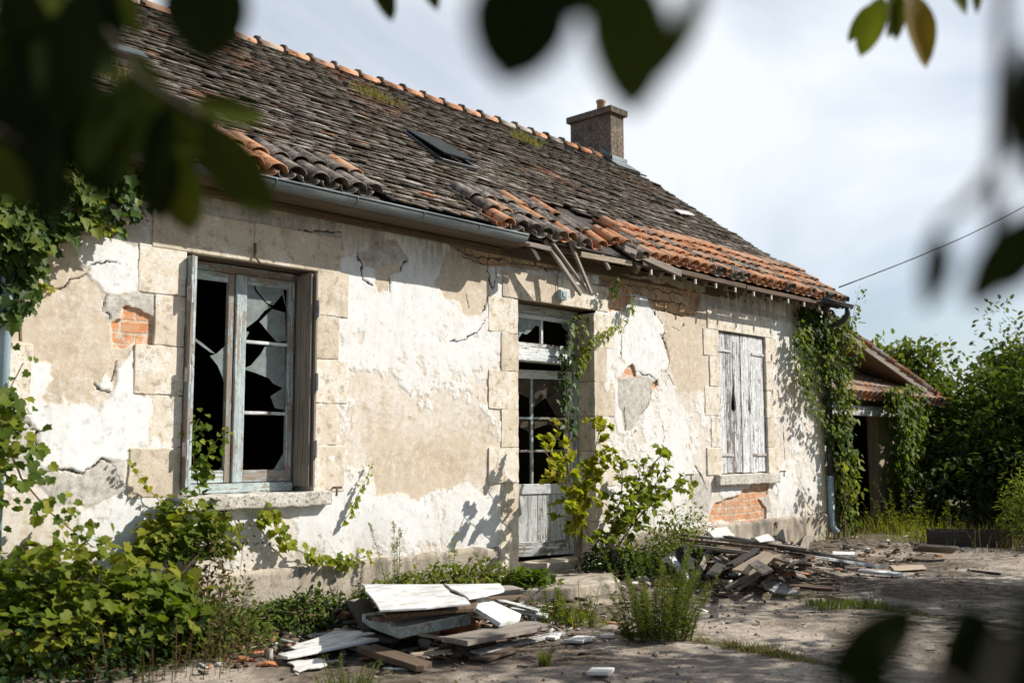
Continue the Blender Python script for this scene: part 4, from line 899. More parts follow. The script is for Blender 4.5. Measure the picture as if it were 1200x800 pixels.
class LV:
    """collects many leaves; build() links them as one mesh (one plant's foliage)"""
    def __init__(s): s.V = []; s.tri = []; s.F = []; s.R = []; s.C = []; s.n = 0
    def leaves(s, P, D, N, size, shape='oval', rnd=None):
        """P base points, D growth directions, N rough normals"""
        P = np.atleast_2d(np.asarray(P, float)); n = len(P)
        if n == 0: return s
        D = unit(np.broadcast_to(np.asarray(D, float), (n, 3))); N = np.broadcast_to(np.asarray(N, float), (n, 3))
        X = unit(np.cross(D, N)); N = np.cross(X, D); B, Fc = SHAPE[shape]; sz = np.broadcast_to(np.asarray(size, float), (n,))
        V = P[:, None]+sz[:, None, None]*(B[None, :, 0, None]*X[:, None]+B[None, :, 1, None]*D[:, None]+B[None, :, 2, None]*N[:, None])
        k = len(B); r = rng.random(n) if rnd is None else np.broadcast_to(np.asarray(rnd, float), (n,))
        s.V.append(V.reshape(-1, 3)); s.R.append(np.repeat(np.clip(r, 0, 1), k)); s.C.append(np.tile(B, (n, 1)))
        off = s.n+np.arange(n)*k
        for f in Fc: s.F.append(off[:, None]+np.array(f)[None])
        s.n += n*k; return s
    def blades(s, P, H_, lean, w, curl=.5, rnd=None):
        """grass blades: base points, heights, lean vectors (xy)"""
        P = np.asarray(P, float); n = len(P); H_ = np.broadcast_to(H_, (n,)); lean = np.asarray(lean, float)
        side = unit(np.stack([-lean[:, 1], lean[:, 0], np.zeros(n)], 1)+rng.normal(0, .3, (n, 3))*[1, 1, 0]); rows_ = []
        for t, ww in ((0, 1), (.35, .85), (.7, .55)):
            c = P+np.stack([lean[:, 0]*t**(1+curl)*H_, lean[:, 1]*t**(1+curl)*H_, H_*t*(1-.15*t)], 1)
            rows_ += [c-side*w*ww/2, c+side*w*ww/2]
        tip = P+np.stack([lean[:, 0]*H_, lean[:, 1]*H_, H_*.82], 1)
        V = np.stack(rows_+[tip], 1); r = rng.random(n) if rnd is None else np.broadcast_to(rnd, (n,))
        off = s.n+np.arange(n)*7; s.V.append(V.reshape(-1, 3)); s.R.append(np.repeat(np.clip(r, 0, 1), 7)); s.C.append(np.zeros((n*7, 3)))
        for f in ((0, 1, 3, 2), (2, 3, 5, 4), (4, 5, 6)): s.F.append(off[:, None]+np.array(f)[None])
        s.n += n*7; return s
    def build(s, name, mat, parent=None):
        V = np.vstack(s.V).astype(np.float32); me = bpy.data.meshes.new(name)
        lt_ = np.concatenate([np.full(len(f), f.shape[1], np.int32) for f in s.F]); vi = np.concatenate([f.ravel() for f in s.F]).astype(np.int32)
        me.vertices.add(len(V)); me.vertices.foreach_set('co', V.ravel()); me.loops.add(len(vi)); me.loops.foreach_set('vertex_index', vi)
        me.polygons.add(len(lt_)); me.polygons.foreach_set('loop_start', np.concatenate([[0], np.cumsum(lt_)[:-1]]).astype(np.int32)); me.polygons.foreach_set('loop_total', lt_); me.update(calc_edges=True)
        a = me.attributes.new('rnd', 'FLOAT', 'POINT'); a.data.foreach_set('value', np.concatenate(s.R).astype(np.float32))
        a = me.attributes.new('lc', 'FLOAT_VECTOR', 'POINT'); a.data.foreach_set('vector', np.vstack(s.C).astype(np.float32).ravel())
        me.materials.append(mat); o = bpy.data.objects.new(name, me); return link(o, parent)
def jit(n, s): return rng.normal(0, s, (n, 3))
def in_poly(n, poly):
    P = np.array(poly, float); lo, hi = P.min(0), P.max(0); out = np.zeros((0, 2))
    while len(out) < n:
        q = rng.uniform(lo, hi, (max(n*3, 50), 2)); ins = np.zeros(len(q), bool)
        for i in range(len(P)):
            a, b = P[i], P[(i+1) % len(P)]; c = ((a[1] > q[:, 1]) != (b[1] > q[:, 1])); ins ^= c & (q[:, 0] < (b[0]-a[0])*(q[:, 1]-a[1])/(b[1]-a[1]+1e-12)+a[0])
        out = np.vstack([out, q[ins]])
    return out[:n]
def clump(v, sc, seed, amp=1.0):
    """light and dark clumps by position"""
    return fbm(v[:, 0]*sc+v[:, 1]*sc*.7, v[:, 2]*sc+v[:, 1]*sc*.5, 3, seed)*amp
def polyline(pts, n):
    P = np.array(pts, float); d = np.r_[0, np.cumsum(np.linalg.norm(np.diff(P, axis=0), axis=1))]; t = np.linspace(0, d[-1], n)
    return np.stack([np.interp(t, d, P[:, i]) for i in range(3)], 1)

def wall_ivy(name, label, cat, polys, dens, thick, size, mat, shape='ivy', stems=(), group=None, base=None, yoff=-.02, dark=.35, mats=None):
    """creeper on the facade: polygons in survey pixels on the wall plane; leaves in a layer `thick` deep"""
    t = thing(name, base, label, cat, group); lv = LV()
    for poly in polys:
        pp = FP(poly); ar = 0
        for i in range(len(pp)): a, b = pp[i], pp[(i+1) % len(pp)]; ar += a[0]*b[1]-b[0]*a[1]
        n = int(abs(ar)/2*dens); q = in_poly(n, pp); q = q+rng.normal(0, .03, q.shape)
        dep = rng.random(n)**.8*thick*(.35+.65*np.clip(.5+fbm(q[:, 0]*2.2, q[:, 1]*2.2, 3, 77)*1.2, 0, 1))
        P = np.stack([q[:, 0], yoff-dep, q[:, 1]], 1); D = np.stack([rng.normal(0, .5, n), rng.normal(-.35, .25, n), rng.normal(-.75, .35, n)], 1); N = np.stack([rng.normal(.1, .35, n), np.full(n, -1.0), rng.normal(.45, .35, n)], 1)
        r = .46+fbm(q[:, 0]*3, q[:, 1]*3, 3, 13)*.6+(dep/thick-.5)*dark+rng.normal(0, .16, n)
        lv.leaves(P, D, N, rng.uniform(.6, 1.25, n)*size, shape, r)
    lv.build('foliage', M[mat], t)
    if stems:
        m = MB()
        for pts, r0 in stems:
            P = polyline([(a, yoff-.02-.02*random.random(), b) for a, b in FP(pts)], max(4, len(pts)*4)); P[1:-1] += rng.normal(0, .012, P[1:-1].shape); m.tube(P, np.linspace(r0, r0*.4, len(P)), 5)
        m.build('stem', M['twig'], t)
    return t
def runner(name, label, pts, n, size, mat='leaf_vine', shape='vine', cat='vine', group=None, Y=-.04, spread=.05, hang=.6, col=.6, r0=.006):
    """a single creeping shoot with leaves along it; pts in survey pixels on the plane y = Y"""
    P = polyline([yp(a, b, Y) for a, b in pts], 40); P[:, 1] += np.cumsum(rng.normal(0, .004, 40)); t = thing(name, tuple(P[0]), label, cat, group)
    MB().tube(P, np.linspace(r0, r0*.35, 40), 5).build('stem', M['twig'], t)
    k = rng.uniform(0, 39, n); Q = np.stack([np.interp(k, np.arange(40), P[:, i]) for i in range(3)], 1)+jit(n, spread*.5)*[1, .7, 1]+[0, -spread*.5, 0]
    D = np.stack([rng.normal(0, .5, n), rng.normal(-.5, .3, n), rng.normal(-hang, .35, n)], 1); N = np.stack([rng.normal(.15, .35, n), np.full(n, -.9), rng.normal(.5, .35, n)], 1)
    LV().leaves(Q, D, N, rng.uniform(.6, 1.2, n)*size*(1-.45*k/39), shape, rng.normal(col, .2, n)).build('foliage', M[mat], t); return t
def tuft(name, label, cat, c, h, r, n, mat='grass', group=None, w=.006, lean=.5, stuff=False):
    """a tuft of grass"""
    a = rng.uniform(0, 2*pi, n); rr = r*np.sqrt(rng.random(n)); P = np.stack([c[0]+cos_(a)*rr, c[1]+np.sin(a)*rr, np.full(n, c[2])], 1); ln = np.stack([np.cos(a), np.sin(a)], 1)*rng.uniform(.05, lean, n)[:, None]+rng.normal(0, .12, (n, 2))
    return tag(LV().blades(P, h*rng.uniform(.45, 1.1, n), ln, w, .6, rng.normal(.5, .25, n)).build(name, M[mat]), label, cat, group)
cos_ = np.cos
def weed(name, label, cat, c, h, r, ns, mat='leaf_weed', group=None, leaf=.045, shape='lance', dens=26, lean=.25, stemmat='greenstem', grass=0, top=0):
    """bushy weed: upright stalks set with small leaves"""
    t = thing(name, tuple(c), label, cat, group); m = MB(); lv = LV()
    for i in range(ns):
        a = random.uniform(0, 2*pi); rr = r*math.sqrt(random.random()); b = np.array([c[0]+cos(a)*rr, c[1]+sin(a)*rr, c[2]-.02]); hh = h*random.choice((.35, .5, .65, .8, .95, 1.05))*random.uniform(.85, 1.1)*(1-.45*(rr/r if r else 0)**2); l = np.array([cos(a), sin(a)])*lean*(.2+rr/max(r, .01))+rng.normal(0, .08, 2)
        P = np.array([b+np.array([l[0]*hh*q**1.4, l[1]*hh*q**1.4, hh*q]) for q in np.linspace(0, 1, 7)]); m.tube(P, np.linspace(.005, .0018, 7), 4, False)
        n = int(dens*hh/.4); k = rng.uniform(.10, 1, n)*6; Q = np.stack([np.interp(k, np.arange(7), P[:, j]) for j in range(3)], 1); az = rng.uniform(0, 2*pi, n)
        D = np.stack([np.cos(az), np.sin(az), rng.uniform(.1, .9, n)], 1); N = np.stack([-np.cos(az)*.5, -np.sin(az)*.5, np.ones(n)], 1)+jit(n, .25)
        lv.leaves(Q, D, N, leaf*(1.15-.55*k/6)*rng.uniform(.7, 1.3, n), shape, .25+.5*k/6*.9+rng.normal(0, .15, n))
        if top:
            q = rng.uniform(.75, 1, top); lv.leaves(P[-1]-np.outer(1-q, P[-1]-P[-3])*1.5+jit(top, .008), jit(top, 1)+[0, 0, 1], jit(top, 1), leaf*.35, 'tip', rng.uniform(.6, 1, top))
    m.build('stem', M[stemmat], t)
    if grass:
        a = rng.uniform(0, 2*pi, grass); rr = r*1.2*np.sqrt(rng.random(grass)); lv.blades(np.stack([c[0]+cos_(a)*rr, c[1]+np.sin(a)*rr, np.full(grass, c[2]-.01)], 1), h*rng.uniform(.2, .6, grass), np.stack([np.cos(a), np.sin(a)], 1)*.5*rng.random(grass)[:, None], .006, .6, rng.uniform(.3, 1, grass))
    lv.build('foliage', M[mat], t); return t
def sapling(name, label, cat, base, stems, mat, leaf, shape, per, col=.55, rad=.012, twig=.22, group=None):
    """young shrub: stems is a list of 3-d polylines"""
    t = thing(name, tuple(base), label, cat, group); m = MB(); lv = LV()
    for pts in stems:
        P = polyline(pts, 16); P[1:-1] += jit(14, .010); m.tube(P, np.linspace(rad, rad*.3, 16), 6)
        for j in range(5, 16):
            for q in range(2):
                d = unit(jit(1, 1)[0]+np.array([0, -.15, .35])); e = P[j]+d*twig*random.uniform(.4, 1.1)*(1.1-.3*j/15); T = polyline([P[j], (P[j]+e)/2+[0, 0, .02], e], 5); m.tube(T, np.linspace(.004, .002, 5), 4, False)
                n = per; k = rng.uniform(.8, 4, n); Q = np.stack([np.interp(k, np.arange(5), T[:, i]) for i in range(3)], 1); D = unit(d+jit(n, .75)+[0, -.1, -.25]); N = np.array([.25, -.35, .9])+jit(n, .45)
                lv.leaves(Q, D, N, leaf*rng.uniform(.55, 1.25, n), shape, rng.normal(col+.1*(j-10)/8, .2, n))
    m.build('stem', M['bark'], t); lv.build('foliage', M[mat], t); return t
def tree(name, label, cat, c, h, rx, rz, nl, leaf, mat='leaf_tree', trunk=.12, seed=1, group=None, shape='tip', nclump=40, ry=None, low=.15, spires=0, col=.45):
    """trunk with limbs and a ragged crown of leaf clumps; c = foot of the trunk"""
    rs = np.random.default_rng(seed); t = thing(name, tuple(c), label, cat, group); m = MB(); c = np.array(c, float); ry = ry or rx
    cc = c+[0, 0, h-rz]; d = unit(rs.normal(0, 1, (nclump, 3))); rr = rs.uniform(.35, 1.0, nclump)[:, None]; K = cc+d*rr*[rx, ry, rz]; K[:, 2] = np.maximum(K[:, 2], c[2]+low*h)
    if spires: K[:spires, 2] += rs.uniform(.1, .28, spires)*rz
    tr = np.array([c, c+[rs.normal(0, .05), rs.normal(0, .05), h*.3], cc+[rs.normal(0, .1), rs.normal(0, .1), 0], cc+[0, 0, rz*.6]]); m.tube(polyline(tr, 10), np.linspace(trunk, trunk*.25, 10), 8)
    for i in range(0, nclump, 2):
        s0 = tr[1]+(tr[2]-tr[1])*rs.random(); m.tube(polyline([s0, (s0+K[i])/2+[0, 0, .1], K[i]], 6), np.linspace(trunk*.35, .012, 6), 5)
    m.build('trunk', M['bark'], t); lv = LV(); per = nl//nclump; cs = .30*np.cbrt(rx*ry*rz)*1.5
    for i in range(nclump):
        s_ = cs*rs.uniform(.45, 1.0); q = rs.normal(0, 1, (per, 3)); q = q/np.linalg.norm(q, axis=1)[:, None]*(rs.random(per)[:, None]**.45)*s_*[1, 1, .75 if i >= spires else 1.6]; P = K[i]+q
        P[:, 2] = np.maximum(P[:, 2], c[2]+.05); D = unit(q)+rs.normal(0, .7, (per, 3))+[0, 0, -.1]; N = rs.normal(0, .6, (per, 3))+[.2, -.2, .8]
        lv.leaves(P, D, N, leaf*rs.uniform(.6, 1.3, per), shape, col+rs.normal(0, .12)+rs.normal(0, .14, per))
    lv.build('crown', M[mat], t); return t

def bush(name, label, cat, c, rad, n, mat, leaf, shape, seed, col=.5, stems=12, flat=1.0, wall=True):
    """mound of shoots: leaves thickest near a lumpy outer surface"""
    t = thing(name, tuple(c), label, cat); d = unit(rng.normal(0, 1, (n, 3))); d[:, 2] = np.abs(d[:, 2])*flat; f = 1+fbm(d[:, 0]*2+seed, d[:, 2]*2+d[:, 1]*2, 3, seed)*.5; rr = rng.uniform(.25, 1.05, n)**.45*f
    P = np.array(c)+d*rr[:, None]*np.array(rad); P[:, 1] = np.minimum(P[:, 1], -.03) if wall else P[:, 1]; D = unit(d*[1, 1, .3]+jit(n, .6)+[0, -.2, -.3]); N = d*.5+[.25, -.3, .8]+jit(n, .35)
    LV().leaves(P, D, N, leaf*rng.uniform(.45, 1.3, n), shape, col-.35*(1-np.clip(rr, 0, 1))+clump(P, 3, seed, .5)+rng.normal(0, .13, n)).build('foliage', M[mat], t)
    m = MB()
    for i in range(stems):
        q = d[i]*.95*np.array(rad); b = np.array(c)+[rng.normal(0, .1), rng.normal(-.05, .05), 0]; m.tube(polyline([b, b+q*[.4, .4, .75], np.array(c)+q], 8), np.linspace(.010, .003, 8), 5)
    m.build('stem', M['twig'], t); return t

# ------------------------------------------------------------------ the outbuilding beyond the house
SHD = thing('tiled_outbuilding', (17.3, 1.2, G), 'low ivy-grown outbuilding with a sagging tiled roof and a dark open doorway', 'outbuilding')
m = MB(); m.bb(14.45, 16.35, 1.2, 1.45, G-.1, 3.0); m.bb(19.15, 20.1, 1.2, 1.45, G-.1, 2.7); m.bb(16.35, 19.15, 1.2, 1.45, 2.35, 2.72)
m.prism([(14.45, 1.2, 2.88), (20.1, 1.2, 2.55), (20.1, 1.2, 2.60), (14.45, 1.2, 3.95)], (0, .25, 0)); m.bb(19.85, 20.1, 1.45, 6, G-.1, 2.55); m.bb(14.45, 20.1, 6, 6.25, G-.1, 2.6)
fixnormals(m.build('wall', M['plinth'], SHD))
m = MB(); m.prism([(14.45, .55, 3.98), (20.35, .55, 2.50), (20.35, .55, 2.56), (14.45, .55, 4.04)], (0, 5.9, 0)); sroof = m.build('roof', M['brown_wood'], SHD); fixnormals(sroof)
def tiles_on(name, O_, AX_, AU, L1, L2, parent, pitch=.2, ex=.32, fresh=(.2, .8)):
    global EY, EZ
    V, Fc, R, Q = [], [], [], []
    An = np.cross(AX_, AU); n = 7; x = .08
    while x < L1:
        s = 0
        while s < L2:
            rnd = random.random(); og = random.uniform(*fresh)
            for up, r0, r1, xo, hh in ((False, .08, .09, -pitch/2, .07), (True, .09, .075, 0, .075)):
                k = sum(len(a) for a in V); P = []
                for s_, r, hz in ((s, r0, hh+.02), (s+ex+.06, r1, hh)):
                    for i in range(n+1):
                        a = pi*i/n; P.append(O_+AX_*(x+xo+cos(a)*r+rnd*.02)+AU*s_+An*((sin(a)*r if up else -sin(a)*r)+hz))
                Fc += [[k+i, k+i+1, k+n+1+i+1, k+n+1+i] for i in range(n)]; V.append(np.array(P)); R += [rnd]*len(P); Q += [og]*len(P)
            s += ex
        x += pitch
    return np_mesh(name, np.vstack(V), np.array(Fc), bpy.data.materials['old barrel tiles'], parent, {'rnd': R, 'orange': Q}, True)
ax_ = np.array([5.9, 0, -1.48]); L1 = np.linalg.norm(ax_); ax_ /= L1
# main slope runs down to the right: its tile columns run along x
tiles_on('roof_tiles', np.array([20.35, .55, 2.56]), np.array([0, 1.0, 0]), -ax_, 5.9, L1, sroof)
# pent roof of tiles over the doorway
pu = np.array([0, .80, .42]); pl_ = np.linalg.norm(pu); pu /= pl_
m = MB(); m.prism([(14.6, .45, 2.42), (20.25, .45, 2.40), (20.25, 1.19, 2.79), (14.6, 1.19, 2.81)], (0, 0, .04)); fixnormals(m.build('porch_roof', M['brown_wood'], SHD))
tiles_on('porch_tiles', np.array([14.6, .38, 2.42]), np.array([1.0, 0, -.0035]), pu, 5.65, pl_-.04, bpy.data.objects['porch_roof'], fresh=(.15, .6))
m = MB(); m.bb(14.7, 18.75, .52, .58, 2.16, 2.33); m.build('lintel_board', M['white_wood'], SHD, False, .006)
m = MB(); m.bb(18.44, 18.74, 1.0, 1.195, G, 2.33); m.bb(18.745, 19.4, 1.12, 1.195, G, 2.33); m.build('door_post', M['pale_wood'], SHD, False, .01)
m = MB(); m.bb(16.36, 19.14, 3.5, 3.55, G, 2.6); m.bb(16.2, 16.36, 1.46, 3.5, G, 2.6); m.bb(19.10, 19.25, 1.455, 3.5, G, 2.6); m.bb(16.36, 19.14, 1.46, 3.5, 2.5, 2.55); m.build('inner_wall', M['shade_black'], SHD)
m = MB(); m.prism([(14.45, .50, 3.94), (20.36, .50, 2.46), (20.36, .50, 2.56), (14.45, .50, 4.04)], (0, .035, 0)); fixnormals(m.build('verge_board', M['grey_wood'], SHD))

# ------------------------------------------------------------------ trees and thicket on the right
GT = 'trees in the thicket on the right'
TT = [ # px, depth point x,y ; h ; rx, rz ; n ; label
 ((20.8, 3.2), 3.65, 1.4, 1.5, 8000, 'rounded green tree rising right behind the outbuilding roof', .5),
 ((23.0, 2.5), 3.85, 1.5, 1.6, 8000, 'tall leafy tree with thin upright shoots behind the middle of the thicket', .55),
 ((21.2, .3), 2.95, 1.35, 1.4, 9000, 'dark bushy tree in front of the outbuilding corner', .32),
 ((20.3, -1.3), 2.75, 1.4, 1.35, 10000, 'dense dark tree standing over the grey boards at the yard edge', .30),
 ((22.8, -1.9), 3.55, 1.25, 1.6, 8000, 'taller tree with a broken crown near the right edge', .45),
 ((25.5, .3), 3.95, 1.6, 1.6, 7000, 'pale far tree seen between the taller crowns', .6),
 ((24.5, -3.7), 3.5, 1.6, 1.6, 8000, 'broad tree at the right edge of the thicket', .42),
 ((19.4, -2.6), 2.1, 1.2, 1.0, 7000, 'low dark bush under the trees at the right edge', .30)]
for i, ((x, y), h, rx, rz, n, lab, col) in enumerate(TT):
    tree('bushy_tree', lab, 'tree', (x, y, G), h, rx, rz, n, .15, 'leaf_tree', .10, 100+i, GT, 'oval', 46, None, .08, 7, col+.12)
for i, (c_, rad_, n_, lab) in enumerate([((18.9, -.6, G), (1.5, 1.2, 1.9), 4200, 'dark undergrowth filling the shade left of the thicket'), ((20.2, -2.4, G), (1.5, 1.2, 1.7), 4000, 'dark undergrowth in the shade at the right of the thicket'), ((23.5, -2.2, G), (3.2, 3.5, 2.6), 6000, 'shadowy undergrowth deep behind the thicket')]):
    bush('undergrowth', lab, 'bush', c_, rad_, n_, 'leaf_tree', .13, 'oval', 40+i, .25, 14, 1.0, False)
# taller trees out of the picture to the right that shade the yard
tree('leafy_tree', 'tree beyond the right edge that shades the yard', 'tree', (13.9, -7.4, G), 5.6, 2.1, 1.8, 5200, .17, 'leaf_tree', .16, 201, 'yard trees out of the picture', 'oval', 40)
tree('leafy_tree', 'tree to the right of the photographer', 'tree', (9.6, -8.3, G), 5.9, 1.9, 1.5, 2600, .17, 'leaf_tree', .15, 202, 'yard trees out of the picture', 'oval', 26, None, .4)

# ------------------------------------------------------------------ creepers and plants on and by the house
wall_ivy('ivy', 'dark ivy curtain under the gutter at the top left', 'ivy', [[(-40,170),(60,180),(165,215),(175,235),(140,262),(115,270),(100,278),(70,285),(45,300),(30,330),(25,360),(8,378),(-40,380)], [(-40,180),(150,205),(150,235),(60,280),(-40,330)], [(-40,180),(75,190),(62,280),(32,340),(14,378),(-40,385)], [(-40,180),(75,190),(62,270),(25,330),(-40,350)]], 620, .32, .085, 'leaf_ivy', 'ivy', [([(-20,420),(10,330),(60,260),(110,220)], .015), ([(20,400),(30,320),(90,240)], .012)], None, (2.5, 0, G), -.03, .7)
runner('ivy', 'small pale ivy spray spilling over the gutter at the top left', [(95,165),(80,150),(100,150),(125,168)], 60, .07, 'leaf_yellow', 'ivy', 'ivy', None, -.40, .07, .4, .6)
runner('ivy', 'thin yellow-green ivy spray hanging below the gutter beside the cracked plaster', [(100,205),(108,225),(112,245),(118,268),(135,268),(152,262)], 60, .065, 'leaf_yellow', 'ivy', 'ivy', None, -.22, .06, .6, .55)
runner('ivy', 'short ivy shoot with tiny leaves across the beige plaster on the left', [(36,330),(48,335),(60,338),(70,337)], 22, .055, 'leaf_yellow', 'ivy', 'ivy', None, -.03, .03, .5, .6)
runner('vine', 'leafy vine climbing up from the bottom left edge', [(-30,700),(-12,600),(0,520),(4,470),(28,425)], 90, .085, 'leaf_vine', 'vine', 'vine', None, -.12, .16, .5, .4, .01)
runner('vine', 'vine arching down from the left edge into the big bush', [(-10,470),(8,520),(25,560),(60,600),(110,640)], 150, .095, 'leaf_vine', 'vine', 'vine', None, -.25, .17, .5, .5, .01)
runner('vine', 'thin reddish shoot climbing the quoin left of the broken window', [(190,590),(170,570),(156,552),(148,530)], 26, .05, 'leaf_yellow', 'vine', 'vine', None, -.05, .025, .3, .7, .004)
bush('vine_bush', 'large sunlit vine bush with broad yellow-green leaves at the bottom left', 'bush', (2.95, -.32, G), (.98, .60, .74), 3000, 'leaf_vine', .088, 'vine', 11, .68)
bush('vine_bush', 'shaded lower vine growth at the bottom left corner', 'bush', (2.75, -.75, G), (.95, .45, .40), 1500, 'leaf_dark', .06, 'oval', 12, .22)  # shade under the big bush painted in with darker leaf colours
weed('tall_grass', 'brown stalks and grass tangled at the foot of the big vine bush', 'weed', (3.35, -.85, G), .55, .55, 46, 'leaf_bramble', None, .045, 'lance', 26, .3, 'twig', 220)
bush('bramble', 'fine-leaved green growth at the right foot of the big vine bush', 'bush', (3.75, -.75, G), (.45, .32, .42), 1500, 'leaf_weed', .04, 'oval', 27, .35, 20)
bush('vine_bush', 'vine shoots reaching from the big bush over the left window sill', 'bush', (3.78, -.2, .80), (.36, .2, .40), 560, 'leaf_vine', .070, 'vine', 13, .6)
runner('vine', 'vine shoot with dark leaves climbing inside the broken left window', [(262,620),(235,580),(228,545),(228,505),(236,490)], 60, .10, 'leaf_sap', 'vine', 'vine', None, .02, .10, .3, .4, .007)
runner('vine', 'vine shoot bending right inside the left window opening', [(225,560),(240,540),(252,520),(262,505)], 34, .09, 'leaf_sap', 'vine', 'vine', None, .05, .08, .3, .45, .006)
bush('bramble', 'withered brown bramble tangle to the right of the big vine bush', 'bush', (3.88, -.42, G), (.30, .28, .75), 900, 'leaf_bramble', .05, 'oval', 14, .5, 26)
runner('vine', 'dry brown vine hanging under the left window sill', [(268,595),(280,620),(284,650),(280,680)], 60, .05, 'leaf_bramble', 'oval', 'vine', None, -.10, .12, .5, .5, .004)
runner('vine', 'bright green vine runner along the wall under the left window', [(300,612),(312,598),(322,612),(330,630),(350,645),(380,655),(410,657),(440,650)], 130, .075, 'leaf_yellow', 'vine', 'vine', None, -.07, .07, .5, .5, .006)
runner('vine', 'thin vine shoot climbing the wall between the left window and the door', [(400,617),(412,595),(425,565),(435,543)], 42, .05, 'leaf_yellow', 'vine', 'vine', None, -.04, .03, .4, .55, .004)
bush('nettle_patch', 'low dark green leafy plants at the wall foot left of the debris pile', 'plant', (4.75, -.42, G), (.75, .45, .30), 2600, 'leaf_dark', .055, 'oval', 15, .55, 30)
bush('nettle_patch', 'green weeds along the wall foot between the vine runner and the door', 'plant', (6.35, -.32, G), (1.1, .28, .34), 2800, 'leaf_weed', .06, 'oval', 16, .55, 30)
weed('tall_weed', 'tall seeding weed spike left of the door beside the vine runner', 'weed', (5.72, -.32, G), .95, .10, 6, 'leaf_weed', 'weeds along the wall', .045, 'lance', 40, .2, 'greenstem', 0, 60)
weed('tall_weed', 'upright leafy weed with a reddish tip close to the stained plinth', 'weed', (6.42, -.28, G), .82, .06, 4, 'leaf_yellow', 'weeds along the wall', .06, 'oval', 30, .1)
weed('tall_weed', 'small green weed left of the doorstep by the quoins', 'weed', (6.95, -.30, G), .45, .14, 8, 'leaf_weed', 'weeds along the wall', .06, 'oval', 30, .3, 'greenstem', 60)
bush('ivy', 'broad green leaves at the left corner of the doorstep', 'ivy', (7.15, -.62, G), (.35, .2, .3), 420, 'leaf_sap', .075, 'ivy', 17, .5, 10)
# two young shrubs by the door
def sp(px, py, y): return yp(px, py, y)
sapling('fig_sapling', 'yellow-green sapling growing in front of the door', 'sapling', (8.15, -.35, .33),
 [[(8.15, -.35, .3), sp(678, 610, -.38), sp(668, 560, -.42), sp(655, 515, -.45)], [(8.17, -.33, .3), sp(682, 600, -.36), sp(690, 545, -.40), sp(702, 505, -.42), sp(715, 500, -.42)], [(8.15, -.35, .3), sp(672, 600, -.42), sp(655, 555, -.5), sp(640, 530, -.52)], [(8.16, -.33, .3), sp(684, 590, -.42), sp(690, 560, -.45), sp(695, 535, -.45)]], 'leaf_yellow', .075, 'vine', 8, .72, .010, .26)
sapling('spreading_sapling', 'taller spreading sapling with green heart leaves right of the door', 'sapling', (8.75, -.50, G),
 [[(8.75, -.5, G), sp(715, 635, -.5), sp(740, 590, -.5), sp(765, 545, -.5), sp(778, 528, -.48)], [(8.77, -.5, G), sp(712, 630, -.55), sp(728, 580, -.55), sp(730, 550, -.55), sp(722, 545, -.55)], [(8.8, -.5, G), sp(722, 640, -.5), sp(752, 600, -.5), sp(785, 570, -.5), sp(806, 575, -.5)], [(8.75, -.5, G), sp(715, 640, -.5), sp(745, 580, -.52), sp(752, 545, -.52)], [(8.78, -.5, G), sp(720, 645, -.5), sp(755, 590, -.5), sp(775, 555, -.5)]], 'leaf_sap', .080, 'vine', 5, .78, .012, .26)
bush('shrub', 'low round shrub with small leaves between the door and the right debris pile', 'bush', (9.75, -.50, G), (.62, .42, .62), 2600, 'leaf_sap', .05, 'oval', 18, .42, 30)
bush('shrub', 'dark undergrowth at the foot of the saplings by the doorstep', 'bush', (8.75, -.40, G), (.5, .28, .42), 1300, 'leaf_dark', .07, 'oval', 19, .4, 16)
# ivy round the door
wall_ivy('ivy', 'dark ivy climbing the right reveal of the doorway', 'ivy', [[(672,372),(690,362),(694,380),(688,420),(684,470),(680,512),(668,505),(662,470),(660,440),(668,400)]], 330, .10, .075, 'leaf_ivy', 'ivy', [([(672,560),(672,500),(672,430),(684,380)], .012)], None, (8.7, .1, G), .12, .3)
runner('ivy', 'bright ivy strand swinging from the doorway up to the broken eave', [(676,425),(690,400),(706,390),(722,385),(732,370),(738,352),(742,340)], 110, .075, 'leaf_yellow', 'ivy', 'ivy', None, -.06, .07, .6, .45)
runner('ivy', 'ivy shoot hanging under the broken tiles right of the door', [(712,350),(718,335),(722,320),(718,310)], 50, .065, 'leaf_vine', 'ivy', 'ivy', None, -.10, .07, .6, .4)
# ivy on the right corner
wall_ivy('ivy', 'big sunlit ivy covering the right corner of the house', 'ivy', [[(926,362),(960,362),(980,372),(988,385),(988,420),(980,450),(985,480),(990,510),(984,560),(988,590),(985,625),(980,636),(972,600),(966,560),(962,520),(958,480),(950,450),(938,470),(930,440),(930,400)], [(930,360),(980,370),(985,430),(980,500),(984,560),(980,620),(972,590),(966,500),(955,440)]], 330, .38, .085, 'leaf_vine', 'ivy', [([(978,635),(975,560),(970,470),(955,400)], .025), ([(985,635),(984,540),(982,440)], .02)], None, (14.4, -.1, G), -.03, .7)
runner('ivy', 'pale ivy fringe trailing down the wall left of the corner ivy', [(930,385),(932,430),(940,465),(955,490),(968,505)], 190, .09, 'leaf_vine', 'ivy', 'ivy', None, -.10, .14, .6, .55, .006)
runner('ivy', 'ivy sprig reaching above the gutter end at the right corner', [(990,420),(998,385),(1003,360),(1008,340)], 60, .085, 'leaf_vine', 'ivy', 'ivy', None, -.3, .10, -.1, .55, .006)
runner('ivy', 'ivy with russet young leaves hanging beside the outbuilding doorway', [(978,540),(990,560),(1000,570),(992,590),(985,610)], 60, .09, 'leaf_yellow', 'ivy', 'ivy', None, -.35, .15, .4, .35, .006)
t_ = thing('ivy', (18.7, .9, G), 'ivy hanging from the outbuilding eave over the door post', 'ivy'); lv = LV()
